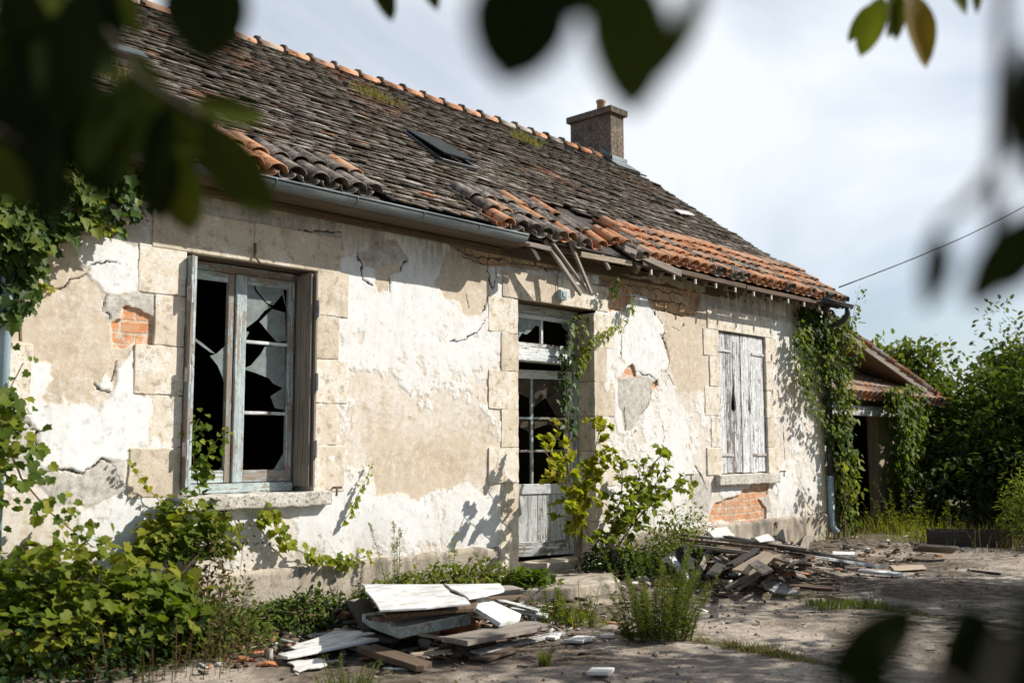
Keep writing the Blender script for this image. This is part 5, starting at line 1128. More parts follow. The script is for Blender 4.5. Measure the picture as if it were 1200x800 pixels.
for poly, dens, yy in (([(1032,455),(1060,450),(1068,470),(1062,520),(1058,560),(1046,585),(1036,560),(1040,510),(1030,480)], 130, .35), ([(1040,470),(1075,475),(1075,600),(1055,620),(1045,560)], 130, .8)):
    pp = [(q[0], q[2]) for q in (yp(a, b, yy) for a, b in poly)]; n = 700; q = in_poly(n, pp); dep = rng.random(n)*.35
    lv.leaves(np.stack([q[:, 0], yy-dep, q[:, 1]], 1), np.stack([rng.normal(0, .5, n), rng.normal(-.35, .25, n), rng.normal(-.75, .35, n)], 1), np.stack([rng.normal(.1, .35, n), np.full(n, -1.0), rng.normal(.45, .35, n)], 1), rng.uniform(.6, 1.2, n)*.12, 'ivy', rng.normal(.5, .2, n))
lv.build('foliage', M['leaf_vine'], t_)
# weeds and grass in the yard
weed('weed_clump', 'big feathery green weed clump standing in the middle of the yard', 'weed', tuple(zp(772, 748, G)), .80, .27, 62, 'leaf_weed', 'weeds in the yard', .042, 'lance', 130, .42, 'greenstem', 14, 10)
weed('weed_clump', 'leafy weeds between the left debris pile and the doorstep', 'weed', tuple(zp(655, 728, G)), .36, .26, 30, 'leaf_weed', 'weeds in the yard', .055, 'oval', 30, .4, 'greenstem', 120)
weed('weed_clump', 'thin yellowing weeds right of the debris pile near the doorstep', 'weed', tuple(zp(684, 733, G)), .33, .16, 16, 'leaf_yellow', 'weeds in the yard', .04, 'lance', 30, .3, 'greenstem', 60)
weed('weed_clump', 'blurred green weed tuft at the bottom edge of the yard', 'weed', tuple(zp(405, 812, G)), .26, .16, 26, 'leaf_weed', 'weeds in the yard', .035, 'lance', 40, .4, 'greenstem', 160)
tuft('grass_tuft', 'small lone grass tuft on the bare concrete', 'grass', tuple(zp(638, 781, G)), .15, .035, 150, 'grass', 'grass tufts in the yard', .004, .35)
for i, (px, py, h, r, n, lab) in enumerate([(800, 690, .14, .25, 200, 'short green grass in front of the right debris pile'), (972, 712, .13, .20, 220, 'bright grass patch at the end of the cracked slab'), (1015, 712, .12, .16, 160, 'pale grass right of the bright patch by the slab edge')]):
    tuft('grass_tuft', lab, 'grass', tuple(zp(px, py, G)), h, r, n, 'grass', 'grass tufts in the yard', .008, .7)
def strip(name, pts, n, h, mat, w=.10):
    P = polyline([zp(a, b, G) for a, b in pts], 60); k = rng.uniform(0, 59, n); k = k[fbm(k*.25, k*0, 3, 5) > -.15]; n = len(k); Q = np.stack([np.interp(k, np.arange(60), P[:, i]) for i in range(3)], 1)+jit(n, w*.5)*[1, 1, 0]
    Q[:, 2] = gz(Q[:, 0], Q[:, 1])-.005; a = rng.uniform(0, 2*pi, n); hh = h*rng.uniform(.3, 1.1, n)*(.7+.6*np.clip(fbm(k*.4, k*0+3, 2, 8), -1, 1))
    return tag(LV().blades(Q, hh, np.stack([np.cos(a), np.sin(a)], 1)*rng.uniform(.1, .9, n)[:, None], .006, .6, rng.random(n)).build(name, M[mat]), 'short dry grass growing along a crack between the concrete slabs', 'grass', None, 'stuff')
o = strip('grass', [(765, 745), (800, 748), (850, 757), (905, 768), (955, 780)], 1500, .10, 'grass_dry'); o['label'] = 'dry grass along the nearer crack in the concrete'
o = strip('grass', [(900, 700), (960, 702), (1020, 713), (1110, 727)], 900, .07, 'grass', .12); o['label'] = 'green grass along the farther slab edge'
n = 2300; Q = np.stack([rng.uniform(13.4, 21, n), rng.uniform(-3.6, .9, n), np.full(n, G)], 1); keep = (Q[:, 1] < 1.1)&((Q[:, 0] > 14.7+rng.normal(0, .25, n)) | (Q[:, 1] > -.45)); Q = Q[keep]; n = len(Q); a = rng.uniform(0, 2*pi, n)
tag(LV().blades(Q, rng.uniform(.08, .42, n), np.stack([np.cos(a), np.sin(a)], 1)*rng.uniform(.1, .7, n)[:, None], .012, .6, rng.random(n)).build('rough_grass', M['grass_dry']), 'tall rough grass at the foot of the corner ivy and thicket', 'grass', None, 'stuff')
bush('bright_shrub', 'sunlit yellow-green bush at the right edge above the dry grass', 'bush', (15.9, -2.75, G+.1), (.95, .7, 1.15), 3600, 'leaf_weed', .10, 'lance', 23, .65, 30)
weed('tall_grass', 'tall pale weeds in front of the outbuilding door', 'weed', (16.4, -.35, G), .85, .55, 36, 'leaf_yellow', 'weeds by the outbuilding', .07, 'lance', 22, .35, 'greenstem', 160)
weed('tall_grass', 'slender grassy weeds by the grey boards in front of the thicket', 'weed', (15.4, -1.2, G), .6, .45, 24, 'leaf_yellow', 'weeds by the outbuilding', .06, 'lance', 22, .35, 'greenstem', 120)
weed('tall_grass', 'dry straw-coloured weeds at the right edge of the yard', 'weed', (14.9, -2.9, G), .75, .5, 30, 'leaf_bramble', 'weeds by the outbuilding', .07, 'lance', 22, .35, 'greenstem', 200)
# moss and grass on the roof
for px, py, lab in ((615, 168, 'yellow-green moss tuft on the roof below the ridge'), (440, 118, 'small dry grass tuft on the upper roof'), (120, 92, 'dry grass growing between the roof tiles at the top left'), (200, 140, 'small moss tuft low on the roof above the gutter')):
    q = rp(px, py); n = 260; P = np.array([q+TX*rng.normal(0, .16)+TU*rng.normal(0, .10)+TN*.04 for _ in range(n)]); tag(LV().blades(P, rng.uniform(.05, .16, n), rng.normal(0, .45, (n, 2)), .010, .6, rng.random(n)).build('roof_moss', M['grass_dry']), lab, 'moss', 'plants on the roof')

# ------------------------------------------------------------------ debris
def slab(name, label, cat, pix, t, mat, group=None, amt=.006, step=.12):
    """broken board: its upper face read at photo points (px, py, height above the yard), t thick"""
    P = np.array([zp(a, b, G+c) for a, b, c in pix]); q0 = P.mean(0); n = np.linalg.svd(P-q0)[2][2]; n = n if n[2] > 0 else -n
    if n[2] < .75: n = unit(n+np.array([0, 0, 1.2]))
    P = [CAM+(lambda d: d*(((q0-CAM)@n)/(d@n)))(ray(a, b)) for a, b, c in pix]               # one flat board
    m = MB(); m.prism(rough(P, amt, step), -n*t); o = m.build(name, M[mat], None, False, .003); fixnormals(o)
    return tag(o, label, cat, group)
def plank(name, label, cat, a, b, w, t, mat, group=None, roll=0.0):
    """plank from end a to end b; (px, py, height) on the upper face"""
    A = zp(a[0], a[1], G+a[2]); B = zp(b[0], b[1], G+b[2]); d = unit(B-A); up = np.array([0, 0, 1.0]); x = unit(np.cross(d, up)); u2 = np.cross(x, d); x = x*cos(roll)+u2*sin(roll)
    ends = [A-x*w/2, A+x*w/2, B+x*w/2, B-x*w/2]; n = np.cross(x, d); n = n if n[2] > 0 else -n
    out = []
    for i, (p, q) in enumerate(zip(ends, ends[1:]+ends[:1])):
        out.append(p); k = 3 if i % 2 == 0 else 5
        for j in range(1, k): out.append(p+(q-p)*j/k+(d*random.gauss(0, .025) if i % 2 == 0 else x*random.gauss(0, .003)))
    m = MB(); m.prism(out, -n*t); o = m.build(name, M[mat], None, False, .003); fixnormals(o); return tag(o, label, cat, group)
GL, GR = 'boards of the left debris pile', 'boards of the right debris pile'
slab('broken_board', 'large white cracked door panel lying on top of the left debris pile', 'panel', [(424,684,.36),(519,684,.37),(528,694,.37),(546,700,.37),(551,706,.37),(500,711,.37),(445,714,.36)], .016, 'white_panel', GL)
slab('broken_board', 'smaller white panel behind the crack on the left debris pile', 'panel', [(521,684,.36),(586,683,.34),(591,691,.34),(568,697,.35),(549,700,.36)], .016, 'white_panel', GL)
slab('broken_board', 'dark-edged door panel lying under the large white one', 'panel', [(428,690,.31),(560,690,.31),(556,712,.31),(452,720,.31)], .025, 'brown_wood', GL)
plank('brown_board', 'thin brown board sticking out below the white panels', 'board', (440,724,.27), (548,710,.28), .14, .02, 'brown_wood', GL)
plank('brown_board', 'second thin dark board below the white panels', 'board', (430,722,.24), (545,716,.24), .12, .02, 'black_wood', GL)
slab('broken_board', 'pale board with a flaking teal front edge in the left debris pile', 'panel', [(424,719,.22),(520,704,.24),(545,714,.22),(552,719,.22),(468,735,.20)], .075, 'teal_wood', GL)
slab('broken_board', 'cream top sheet of the teal-edged board', 'panel', [(456,728,.225),(538,712,.24),(551,718,.235),(468,735,.215)], .008, 'white_panel', GL)
slab('white_slab', 'white slab tilted against the right side of the left debris pile', 'slab', [(546,692,.40),(564,697,.38),(611,719,.13),(609,726,.11),(587,729,.11),(552,708,.33)], .035, 'white_panel', GL)
plank('grey_plank', 'weathered grey plank at the front of the left debris pile', 'plank', (532,748,.16), (630,729,.15), .24, .035, 'grey_wood', GL)
plank('white_lath', 'long thin white lath on the ground in front of the grey plank', 'lath', (556,763,.05), (657,740,.04), .09, .02, 'white_wood', GL)
plank('dark_plank', 'short dark brown plank at the near left of the debris pile', 'plank', (428,755,.10), (497,777,.05), .15, .04, 'brown_wood', GL)
plank('white_lath', 'white board among the weeds left of the debris pile', 'board', (331,767,.07), (448,744,.10), .13, .02, 'white_panel', GL)
slab('white_sheet', 'torn white sheet lying at the far left of the debris', 'sheet', [(340,758,.06),(392,738,.10),(440,741,.12),(400,752,.08),(352,768,.05)], .01, 'white_panel', GL, .02, .08)
slab('white_sheet', 'small crumpled white sheet near the terracotta shards', 'sheet', [(336,775,.03),(372,770,.04),(384,778,.03),(350,786,.02)], .01, 'chip_white', GL, .02, .06)
plank('white_lath', 'short white lath on the right shoulder of the left debris pile', 'lath', (586,702,.20), (632,714,.13), .10, .02, 'white_wood', GL)
plank('white_lath', 'second white lath below the shorter one on the right shoulder', 'lath', (598,712,.13), (642,720,.09), .11, .02, 'white_panel', GL)
plank('white_lath', 'narrow white lath lying beside the tilted slab', 'lath', (600,706,.12), (628,722,.08), .07, .02, 'white_wood', GL)
plank('ochre_board', 'narrow ochre board at the bottom of the left debris pile', 'board', (482,765,.06), (522,761,.06), .05, .02, 'pale_wood', GL)
plank('dark_plank', 'dark splintered plank end under the grey plank', 'plank', (538,752,.10), (556,765,.03), .13, .03, 'black_wood', GL)
plank('dark_plank', 'flat dark board on the ground beyond the white lath', 'plank', (560,770,.03), (600,757,.04), .16, .02, 'brown_wood', GL)
plank('pale_stick', 'pale stick lying across the stones in the left pile', 'stick', (492,741,.14), (528,747,.12), .035, .02, 'pale_wood', GL)
plank('dark_plank', 'long dark board under the panels on the left side of the pile', 'plank', (418,702,.26), (440,735,.14), .18, .03, 'black_wood', GL)
plank('dark_plank', 'dark damp board beside the nettle patch', 'plank', (415,740,.10), (470,746,.10), .2, .03, 'black_wood', GL)
plank('brown_board', 'brown board end poking out behind the grey stone', 'board', (568,700,.22), (612,697,.20), .09, .03, 'brown_wood', GL)
def rock(name, label, cat, px, py, z, r, mat, seed, sq=(1, .8, .6), group=None):
    rs = np.random.default_rng(seed); c = zp(px, py, G+z); import bmesh
    bm = bmesh.new(); bmesh.ops.create_icosphere(bm, subdivisions=3, radius=1.0)
    for v in bm.verts:
        d = np.array(v.co)
        for _ in range(1):
            pl = rs2[seed % 4]
        k = 1+.25*float(fbm(np.array([d[0]*1.3+seed]), np.array([d[1]*1.3+d[2]*1.7]), 3, seed)[0]); q = d*k
        for n_, h_ in pl:
            e = q@n_
            if e > h_: q = q-n_*(e-h_)*.85
        v.co = q*r*np.array(sq)
    me = bpy.data.meshes.new(name); bm.to_mesh(me); bm.free(); me.materials.append(M[mat]); o = bpy.data.objects.new(name, me); o.location = c+[0, 0, r*sq[2]*.5]; o.rotation_euler = (rs.normal(0, .3), rs.normal(0, .3), rs.uniform(0, 6)); COL.objects.link(o)
    return tag(o, label, cat, group)
rs2 = [[(unit(np.random.default_rng(900+i*13+j).normal(0, 1, 3)), .55+.2*np.random.default_rng(i*7+j).random()) for j in range(9)] for i in range(4)]
rock('broken_stone', 'orange broken stone in the middle of the left debris pile', 'stone', 543, 738, .06, .13, 'terracotta', 1, (1, .8, .75))
rock('broken_stone', 'smaller orange-brown stone left of the bigger orange one', 'stone', 526, 741, .05, .09, 'terracotta', 2)
rock('broken_stone', 'buff rubble stone at the left end of the stones in the pile', 'stone', 511, 743, .06, .08, 'pot', 3)
rock('broken_stone', 'flat grey stone behind the white panels by the weeds', 'stone', 588, 697, .17, .2, 'stone', 4, (1.1, .5, .32))
rock('broken_stone', 'small grey stone in the shade at the foot of the left pile', 'stone', 498, 757, .0, .07, 'stone', 5)
rock('broken_stone', 'dirty plaster lump in front of the teal-edged board', 'stone', 470, 748, .0, .08, 'chip_white', 6)
for i, (px, py, lab) in enumerate([(268, 768, 'orange tile shard at the left end of the debris'), (286, 771, 'second orange tile shard beside the bush'), (300, 764, 'rust-red tile shard behind the other two'), (312, 776, 'small dull tile shard near the white sheet')]):
    c = zp(px, py, G+.03); m = MB(); k = 7; a0 = random.uniform(0, 6); A = np.array([[c[0]+(.11-.01*i)*cos(a0)*0+cos(a0)*(j/k-.5)*.15-sin(a0)*s_*(.07+.05*sin(j*2.3+i)), c[1]+sin(a0)*(j/k-.5)*.15+cos(a0)*s_*(.07+.05*sin(j*1.7+i)), c[2]-.02+.03*sin(pi*j/k)+random.uniform(-.004, .004)] for s_ in (-.5, .5) for j in range(k+1)])
    m.add(np.vstack([A, A-[0, 0, .014]]), [(j, j+1, k+2+j, k+1+j) for j in range(k)]+[(2*k+2+j, 3*k+3+j, 3*k+4+j, 2*k+3+j) for j in range(k)]+[(j, 2*k+2+j, 2*k+3+j, j+1) for j in range(k)]+[(k+1+j, k+2+j, 3*k+4+j, 3*k+3+j) for j in range(k)]+[(0, k+1, 3*k+3, 2*k+2), (k, 3*k+2, 4*k+3, 2*k+1)])
    tag(m.build('tile_shard', M['terracotta']), lab, 'tile shard', 'tile shards on the ground')
# single chips on the yard
for px, py, w, lab in ((704, 784, .11, 'small white chip alone on the near concrete'), (680, 747, .12, 'pale plaster chip near the yellowing weeds'), (712, 742, .07, 'tiny white chip in front of the doorstep'), (648, 745, .06, 'grey-white chip at the end of the white lath')):
    c = zp(px, py, G+.045); a = random.uniform(0, 3); m = MB(); m.prism(rough([(c[0]+cos(a+q)*w*(1 if i % 2 else 1.3), c[1]+sin(a+q)*w*.8, c[2]) for i, q in enumerate((0, 1.4, 3.1, 4.6))], .006, .04), (0, 0, -.018)); o = m.build('plaster_chip', M['chip_white']); fixnormals(o); tag(o, lab, 'plaster chip', 'loose chips on the yard')

# right pile: leaning sheets, crossed planks
def upright(name, label, cat, pix, y, dy, t, mat, group=GR):
    """sheet standing up: corners as (px, py) on a plane through world y, leaning back by dy"""
    P = []
    b = max(q[1] for q in pix); a = min(q[1] for q in pix)
    for px, py in pix: P.append(yp(px, py, y+dy*(b-py)/(b-a+1e-6)))
    n = np.cross(P[1]-P[0], P[2]-P[0]); n /= np.linalg.norm(n); n = n if n[1] > 0 else -n
    m = MB(); m.prism(rough(P, .006, .15), n*t); o = m.build(name, M[mat], None, False, .003); fixnormals(o); return tag(o, label, cat, group)
upright('grey_sheet', 'dark grey sheet leaning at the left end of the right debris pile', 'sheet', [(774,655),(800,637),(834,637),(812,682),(796,680)], -1.15, .45, .02, 'dark_sheet')
upright('pale_strip', 'pale narrow strip leaning in front of the dark grey sheet', 'strip', [(831,638),(839,639),(818,681),(811,681)], -1.25, .40, .03, 'grey_wood')
upright('pale_strip', 'thin white edge strip standing by the weeds left of the pile', 'strip', [(784,652),(790,651),(812,679),(806,681)], -1.22, .25, .02, 'white_wood')
upright('broken_board', 'dark brown panel tilted in the gap behind the pale strip', 'panel', [(838,650),(868,640),(880,668),(858,684),(848,680)], -1.05, .40, .03, 'black_wood')
upright('black_fin', 'black triangular shard sticking up from the right pile', 'shard', [(906,633),(918,619),(921,634)], -.75, .04, .02, 'dark_sheet')
slab('broken_board', 'light grey panel lying at the back top of the right pile', 'panel', [(826,619,.46),(852,617,.47),(862,628,.44),(836,629,.44)], .03, 'chip_white', GR)
slab('white_sheet', 'small white sheet on top of the right pile beside the black shard', 'sheet', [(884,629,.47),(900,625,.48),(908,632,.45),(890,634,.45)], .015, 'white_panel', GR)
RP = [((803,625,.44),(950,642,.38),.16,'grey_wood','long grey plank along the top of the right pile'),((806,631,.42),(905,641,.42),.13,'brown_wood','brown plank under the long grey one on the right pile'),((850,627,.45),(948,645,.36),.10,'black_wood','dark plank crossing the top of the right pile'),
 ((840,641,.36),(952,652,.30),.16,'brown_wood','brown plank halfway up the right pile'),((815,638,.40),(880,646,.38),.12,'grey_wood','short grey plank at the left top of the right pile'),
 ((867,669,.25),(905,647,.40),.22,'pale_wood','bright pale board sloping down the front of the right pile'),((850,688,.05),(912,653,.34),.10,'grey_wood','grey plank sloping left of the weathered end board'),((862,690,.04),(920,649,.36),.12,'grey_wood','second sloping grey plank against the right pile'),
 ((893,682,.06),(924,658,.28),.30,'grey_wood','broad weathered end board in the middle of the right pile'),((925,657,.26),(990,676,.06),.16,'brown_wood','brown plank sloping down at the right of the pile'),((929,684,.03),(980,688,.03),.22,'brown_wood','flat brown board on the ground before the right pile'),
 ((950,650,.28),(1030,662,.12),.13,'white_wood','long white plank at the right end of the right pile'),((960,646,.27),(1024,660,.14),.10,'grey_wood','grey plank behind the long white one'),((974,647,.16),(1001,648,.16),.18,'white_panel','short white block of board at the far right of the pile'),
 ((1007,667,.05),(1055,671,.04),.13,'white_wood','flat white lath on the ground right of the pile'),((905,676,.08),(945,662,.20),.06,'pale_wood','thin pale stick in the shadow of the right pile'),((880,650,.33),(950,660,.24),.09,'black_wood','dark plank deep in the right pile'),
 ((838,668,.18),(872,655,.30),.10,'white_wood','white board end behind the pale sloping board'),((820,690,.02),(850,688,.02),.10,'grey_wood','short grey board flat at the foot of the leaning sheet'),((915,668,.16),(948,672,.10),.08,'terracotta','reddish board sliver in the middle of the right pile'),
 ((940,640,.34),(975,655,.20),.09,'black_wood','dark plank end beyond the pile beside the plinth'),((780,690,.02),(815,688,.02),.06,'white_wood','small white lath on the ground by the leaning sheet'),((855,660,.30),(890,640,.42),.08,'black_wood','dark plank leaning behind the pale sloping board')]
for a, b, w, mt, lab in RP: plank('broken_plank', lab, 'plank', a, b, w, .03, mt, GR, random.gauss(0, .15))
for i in range(16):
    a = random.uniform(0, 2*pi); px, py = random.uniform(835, 945), random.uniform(640, 672); L_ = random.uniform(18, 48)
    plank('splintered_lath', 'thin splintered lath jumbled in the shadow of the right debris pile', 'lath', (px-L_*cos(a), py-.35*L_*sin(a), .30-.004*abs(py-645)), (px+L_*cos(a), py+.35*L_*sin(a), random.uniform(.05, .38)), random.uniform(.04, .10), .02, random.choice(['grey_wood', 'black_wood', 'brown_wood', 'grey_wood', 'pale_wood']), 'splintered laths of the right pile', random.gauss(0, .3))
slab('white_oval', 'white oval lid lying in front of the right pile', 'lid', [(892,681,.07),(897,679,.09),(910,680,.10),(922,684,.09),(933,690,.05),(934,693,.03),(922,695,.03),(906,693,.03),(896,688,.05)], .02, 'white_panel', GR, 0, 1)
# boards beyond, in front of the thicket
def gslab(name, label, pix, t, mat): return slab(name, label, 'board', pix, t, mat, 'boards by the thicket')
plank('grey_board', 'grey board propped in the grass in front of the thicket', 'board', (1073, 640, .16), (1119, 643, .13), .26, .03, 'grey_wood', 'boards by the thicket', .35)
m = MB(); c = zp(1135, 640, G); d = unit(np.array([.55, -1.0, 0])); x2 = np.array([-d[1], d[0], 0])
tr = thing('dark_trough', tuple(c), 'dark open box lying at the foot of the thicket', 'box'); AXT = (d, x2, (0, 0, 1))
for off, sz in (((0, -.2, .12), (1.0, .03, .22)), ((0, .2, .12), (1.0, .03, .22)), ((0, 0, .03), (1.0, .37, .03))): m.box(c+d*off[0]+x2*off[1]+[0, 0, off[2]], sz, AXT)
m.build('side_board', M['black_wood'], tr); m = MB(); m.box(c-d*.515+[0, 0, .125], (.03, .43, .23), AXT); m.box(c+d*.515+[0, 0, .125], (.03, .43, .23), AXT); m.build('end_board', M['black_wood'], tr)
gslab('flat_sheet', 'flat pale sheet on the yard right of the right pile', [(1043,662,.02),(1082,661,.02),(1086,666,.02),(1048,668,.02)], .01, 'pale_wood')
gslab('flat_sheet', 'thin pale strip on the yard under the thicket', [(1134,665,.02),(1174,668,.02),(1175,671,.02),(1136,667,.02)], .01, 'grey_wood')
# crumbled plaster, splinters and shards too many to count
V, F, R = [], [], []
def litter(cx, cy, sx, sy, n, zmax, smin, smax, z0=0.0):
    for _ in range(n):
        a, b = random.gauss(0, 1), random.gauss(0, 1); x_, y_ = cx+a*sx, cy+b*sy
        if y_ > -.05: continue
        z_ = float(gz(np.array([x_]), np.array([y_]))[0])+zmax*max(0, 1-(a*a+b*b)/2.2)*random.random()+.01; s_ = random.uniform(smin, smax); L_ = s_*random.choice((1, 1.3, 3.0, 4.5))
        L_ = min(L_, .17); q = unit(jit(1, 1)[0]*[1, 1, .12]); w_ = unit(np.cross(q, jit(1, .35)[0]+[0, 0, 1])); u_ = np.cross(w_, q); k = len(V)*8
        c_ = np.array([x_, y_, z_]); V.append(np.array([c_+q*i*L_/2*random.uniform(.7, 1)+w_*j*s_/2*random.uniform(.6, 1)+u_*l*s_*.14 for i in (-1, 1) for j in (-1, 1) for l in (-1, 1)])); F.extend([[k+e for e in f] for f in bf]); R.extend([random.random()]*8)
cL = zp(530, 735, G); litter(cL[0], cL[1], .75, .38, 620, .12, .015, .07); litter(cL[0]-.2, cL[1]+.35, .6, .3, 260, .28, .03, .10)
cR = zp(890, 672, G); litter(cR[0], cR[1]+.2, .85, .35, 700, .30, .02, .10); litter(11.4, -.7, .6, .3, 300, .30, .02, .09)
litter(9.5, -1.6, 1.4, .4, 170, .0, .010, .04); litter(6.3, -1.8, 1.2, .4, 170, .0, .01, .04); litter(4.2, -1.0, .5, .35, 160, .02, .015, .06); litter(13, -1.2, 1.2, .5, 200, .03, .015, .06); litter(7.8, -3, 2, 1.0, 70, 0, .006, .02)
def mat_litter():
    t = NT('splinters and rubble'); r = t.attr('rnd'); n = t.noise(t.obj(), 50, 3)
    c = t.ramp(r, [(0, (.035, .028, .022)), (.35, (.10, .08, .062)), (.55, (.22, .19, .155)), (.72, (.33, .15, .075)), (.8, (.38, .34, .29)), (.97, (.64, .62, .58))]); return t.done(t.pbsdf(t.mix(t.step(n, .4, .65, 0, .5), c, t.mix(1, c, (.4, .36, .32), 'MULTIPLY')), .92, None, .15))
o = np_mesh('rubble', np.vstack(V), np.array(F), mat_litter(), None, {'rnd': R}, False); tag(o, 'splinters, plaster crumbs and shards strewn round the debris piles', 'rubble', None, 'stuff')
V, F, R = [], [], []; n = 5500
px_ = rng.uniform(2.6, 14.5, n); py_ = -rng.gamma(2.2, 1.1, n)-.15; px_, py_ = px_[py_ > -6.5], py_[py_ > -6.5]; pz_ = gz(px_, py_)
oc = np.array([(1, 0, 0), (-1, 0, 0), (0, 1, 0), (0, -1, 0), (0, 0, 1), (0, 0, -1)], float); of = [(0, 2, 4), (2, 1, 4), (1, 3, 4), (3, 0, 4)]
for i in range(len(px_)):
    s_ = .004+.012*random.random()**3; V.append(oc*[s_*random.uniform(.7, 1.5), s_*random.uniform(.7, 1.5), s_*.8]+rng.normal(0, s_*.15, (6, 3))+[px_[i], py_[i], pz_[i]+s_*.2]); F.extend([[i*6+e for e in f] for f in of]); R.extend([random.random()]*6)
tag(np_mesh('gravel', np.vstack(V), np.array(F), bpy.data.materials['splinters and rubble'], None, {'rnd': np.array(R)*.9}, False), 'loose grit and gravel scattered over the yard', 'gravel', None, 'stuff')
# fallen leaves and small weeds on the yard
lv = LV(); n = 420; Q = np.stack([rng.uniform(3, 13, n), -rng.gamma(2.0, .75, n)-.1, np.zeros(n)], 1); Q[:, 2] = gz(Q[:, 0], Q[:, 1])+.012; lv.leaves(Q, jit(n, 1)*[1, 1, .2], [0, 0, 1]+jit(n, .3), rng.uniform(.02, .06, n), 'oval')
tag(lv.build('fallen_leaves', M['leaf_bramble']), 'small withered leaves lying on the concrete', 'leaves', None, 'stuff')

# ------------------------------------------------------------------ power cable
A = np.array([14.5, -.25, 4.05]); B = xp(1200, 240, 20.0); C_ = B+(B-A)*.9+[0, 0, .5]
P = np.array([A+(C_-A)*t for t in np.linspace(0, 1, 24)]); P[:, 2] -= .30*np.sin(np.linspace(0, pi, 24))
o = MB().tube(P, .011, 6).build('power_cable', M['cable'], None, True); tag(o, 'thin black cable running from the right roof corner up across the sky', 'cable')

# ------------------------------------------------------------------ the leafy branches close to the photographer
def foreleaf(lv, px, py, dist, length, ang, tilt=.2, yaw=.2, rnd=.3, wide=1.0):
    """one leaf with its stalk end near (px, py); ang = direction it hangs in the picture (degrees, 0 = right, -90 = down)"""
    c = dp(px, py, dist); a = radians(ang); D = _r*cos(a)+_u*sin(a)+_f*tilt; N = -_f+_r*yaw+_u*.3
    n = 9; D = unit(D); X = unit(np.cross(D, N)); N = np.cross(X, D); V, F = [], []
    prof = [0.0, .14, .215, .25, .26, .245, .205, .14, .0]
    for i in range(n):
        t = i/(n-1)
        for j in (-2, -1, 0, 1, 2):
            w = prof[i]*wide*j/2; V.append(c+D*length*t+X*length*w+N*length*(.16*abs(w)*1.4-.16*t*t+.012*sin(7*t+j)))
    for i in range(n-1):
        for j in range(4): F.append((i*5+j, (i+1)*5+j, (i+1)*5+j+1, i*5+j+1))
    k = len(V); lv.V.append(np.array(V)); lv.F.append(np.array(F)+lv.n); lv.R.append(np.full(k, rnd)); lv.C.append(np.zeros((k, 3))); lv.n += k
def branch(label, stems, leaves, mat='leaf_fore', r0=.004):
    q = dp(*stems[0][0]); t = thing('leafy_branch', tuple(q), label, 'branch'); m = MB()
    for s_ in stems: P = polyline([dp(*a) for a in s_], 10); m.tube(P, np.linspace(r0, r0*.5, 10), 6)
    m.build('twig', M['bark'], t); lv = LV()
    for a in leaves: foreleaf(lv, *a)
    o = lv.build('foliage', M[mat], t); o.data.shade_smooth(); return t
FL = []
fr = random.Random(5)
for px, py, L_, an in [(-60,-40,.12,-20),(-30,10,.12,-60),(10,-30,.12,-70),(40,-40,.12,-80),(70,-30,.11,-100),(95,-40,.10,-80),(0,40,.11,-90),(-30,60,.12,-60),(-20,110,.08,-50),(20,70,.11,-75),(45,20,.10,-85),(75,10,.10,-95),(105,-20,.11,-92),(130,-40,.09,-85),(148,-40,.08,-90),(30,120,.11,-70),(60,85,.10,-100),(82,70,.10,-80),(40,40,.11,-95),(20,150,.10,-100),(90,120,.09,-80),(0,160,.09,-60),(-30,180,.07,-40),(-40,150,.08,-50),(30,0,.12,-40),(62,150,.08,-100),
 (118,95,.10,-100),(140,85,.10,-75),(128,120,.09,-95),(160,95,.10,-115),(172,105,.085,-40),(150,110,.08,-30),(205,125,.11,-60),(228,140,.12,-62),(200,120,.10,-100),(190,150,.12,-88),(198,165,.11,-84),(180,110,.09,-130),(225,120,.08,-20),(150,60,.07,-50),(98,60,.08,-110)]:
    FL.append((px, py, fr.uniform(1.05, 1.3), L_*fr.uniform(.9, 1.15), an+fr.uniform(-10, 10), fr.uniform(-.3, .4), fr.uniform(-.6, .6), fr.choice((.1, .2, .3, .45, .8)) if px < 120 else fr.choice((.2, .4, .7, .95)), fr.uniform(.75, .98)))  # higher values paint light coming through the leaves
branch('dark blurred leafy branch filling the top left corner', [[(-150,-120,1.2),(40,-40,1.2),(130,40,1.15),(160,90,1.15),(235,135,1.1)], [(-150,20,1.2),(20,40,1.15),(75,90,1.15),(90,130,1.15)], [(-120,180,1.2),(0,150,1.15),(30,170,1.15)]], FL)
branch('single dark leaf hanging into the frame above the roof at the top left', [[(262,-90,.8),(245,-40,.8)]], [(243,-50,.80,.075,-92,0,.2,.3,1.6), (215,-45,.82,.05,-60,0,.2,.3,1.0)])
branch('big blurred leaves hanging at the top centre over the sky', [[(560,-160,.55),(640,-60,.55),(760,-60,.55),(830,-80,.55)]], [(630,-50,.52,.062,-106,.1,.1,.15,1.6), (600,-60,.56,.045,-100,.2,-.2,.2,1.3), (720,-50,.54,.078,-80,0,.2,.7,1.15), (735,-5,.55,.05,176,.2,.1,.2,1.3), (700,-40,.55,.045,-60,.1,.1,.2,1.4), (832,-40,.56,.076,-112,.1,1.5,.75,.6)])
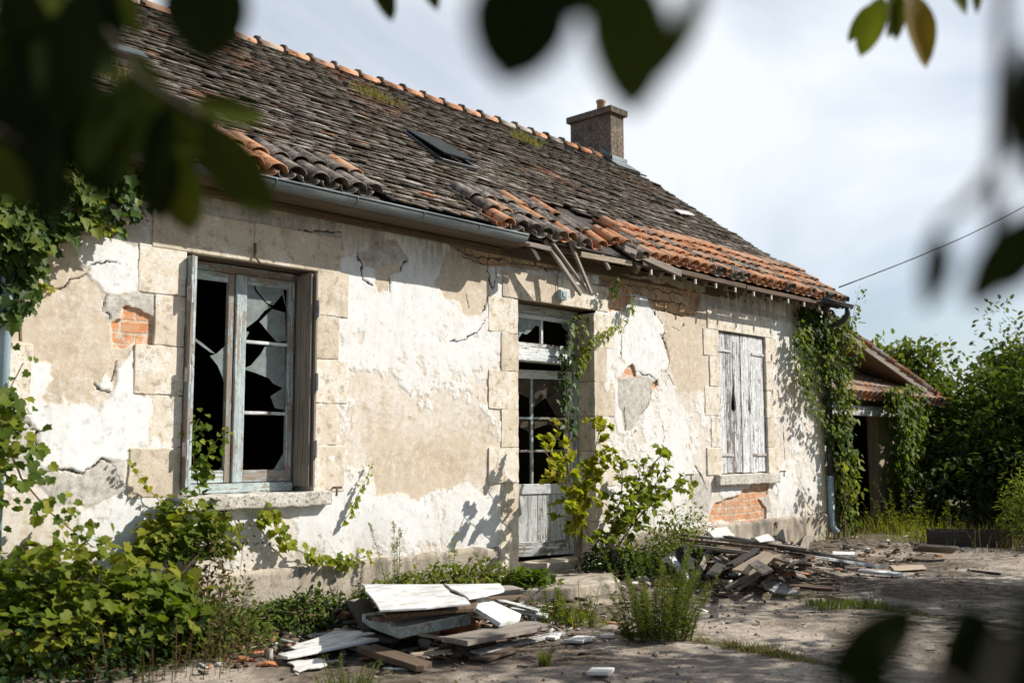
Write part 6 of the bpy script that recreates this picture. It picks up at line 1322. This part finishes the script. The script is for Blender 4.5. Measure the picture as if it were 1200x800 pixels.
branch('two small leaf tips at the top edge left of centre', [[(440,-80,1.9),(500,-60,1.9)]], [(436,-40,1.9,.10,-68,0,.2,.55,.8), (487,-40,1.9,.085,-60,0,.3,.5,.8)])
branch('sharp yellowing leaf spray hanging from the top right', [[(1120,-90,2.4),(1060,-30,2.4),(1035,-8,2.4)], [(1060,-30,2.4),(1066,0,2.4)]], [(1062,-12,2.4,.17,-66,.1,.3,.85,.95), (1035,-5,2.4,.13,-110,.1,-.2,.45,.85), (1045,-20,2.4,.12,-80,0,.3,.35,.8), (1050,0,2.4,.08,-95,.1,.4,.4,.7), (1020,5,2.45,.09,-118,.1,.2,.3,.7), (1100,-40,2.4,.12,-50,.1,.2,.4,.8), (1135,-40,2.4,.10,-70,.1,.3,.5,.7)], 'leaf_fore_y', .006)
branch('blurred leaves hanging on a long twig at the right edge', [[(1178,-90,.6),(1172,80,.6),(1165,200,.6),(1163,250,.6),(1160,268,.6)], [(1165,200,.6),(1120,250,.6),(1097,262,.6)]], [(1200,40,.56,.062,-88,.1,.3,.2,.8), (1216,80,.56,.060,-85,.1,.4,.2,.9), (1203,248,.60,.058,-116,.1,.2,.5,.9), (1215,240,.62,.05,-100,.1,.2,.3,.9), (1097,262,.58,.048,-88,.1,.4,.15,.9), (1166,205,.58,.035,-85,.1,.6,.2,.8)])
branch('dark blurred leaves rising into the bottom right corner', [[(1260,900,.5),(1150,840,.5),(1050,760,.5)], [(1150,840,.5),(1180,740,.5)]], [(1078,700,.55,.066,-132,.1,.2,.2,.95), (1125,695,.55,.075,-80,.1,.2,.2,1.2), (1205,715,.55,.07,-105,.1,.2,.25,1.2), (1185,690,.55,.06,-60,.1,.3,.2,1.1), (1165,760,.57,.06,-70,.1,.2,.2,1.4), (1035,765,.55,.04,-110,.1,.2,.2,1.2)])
# the crown those branches hang from, overhead and behind the photographer
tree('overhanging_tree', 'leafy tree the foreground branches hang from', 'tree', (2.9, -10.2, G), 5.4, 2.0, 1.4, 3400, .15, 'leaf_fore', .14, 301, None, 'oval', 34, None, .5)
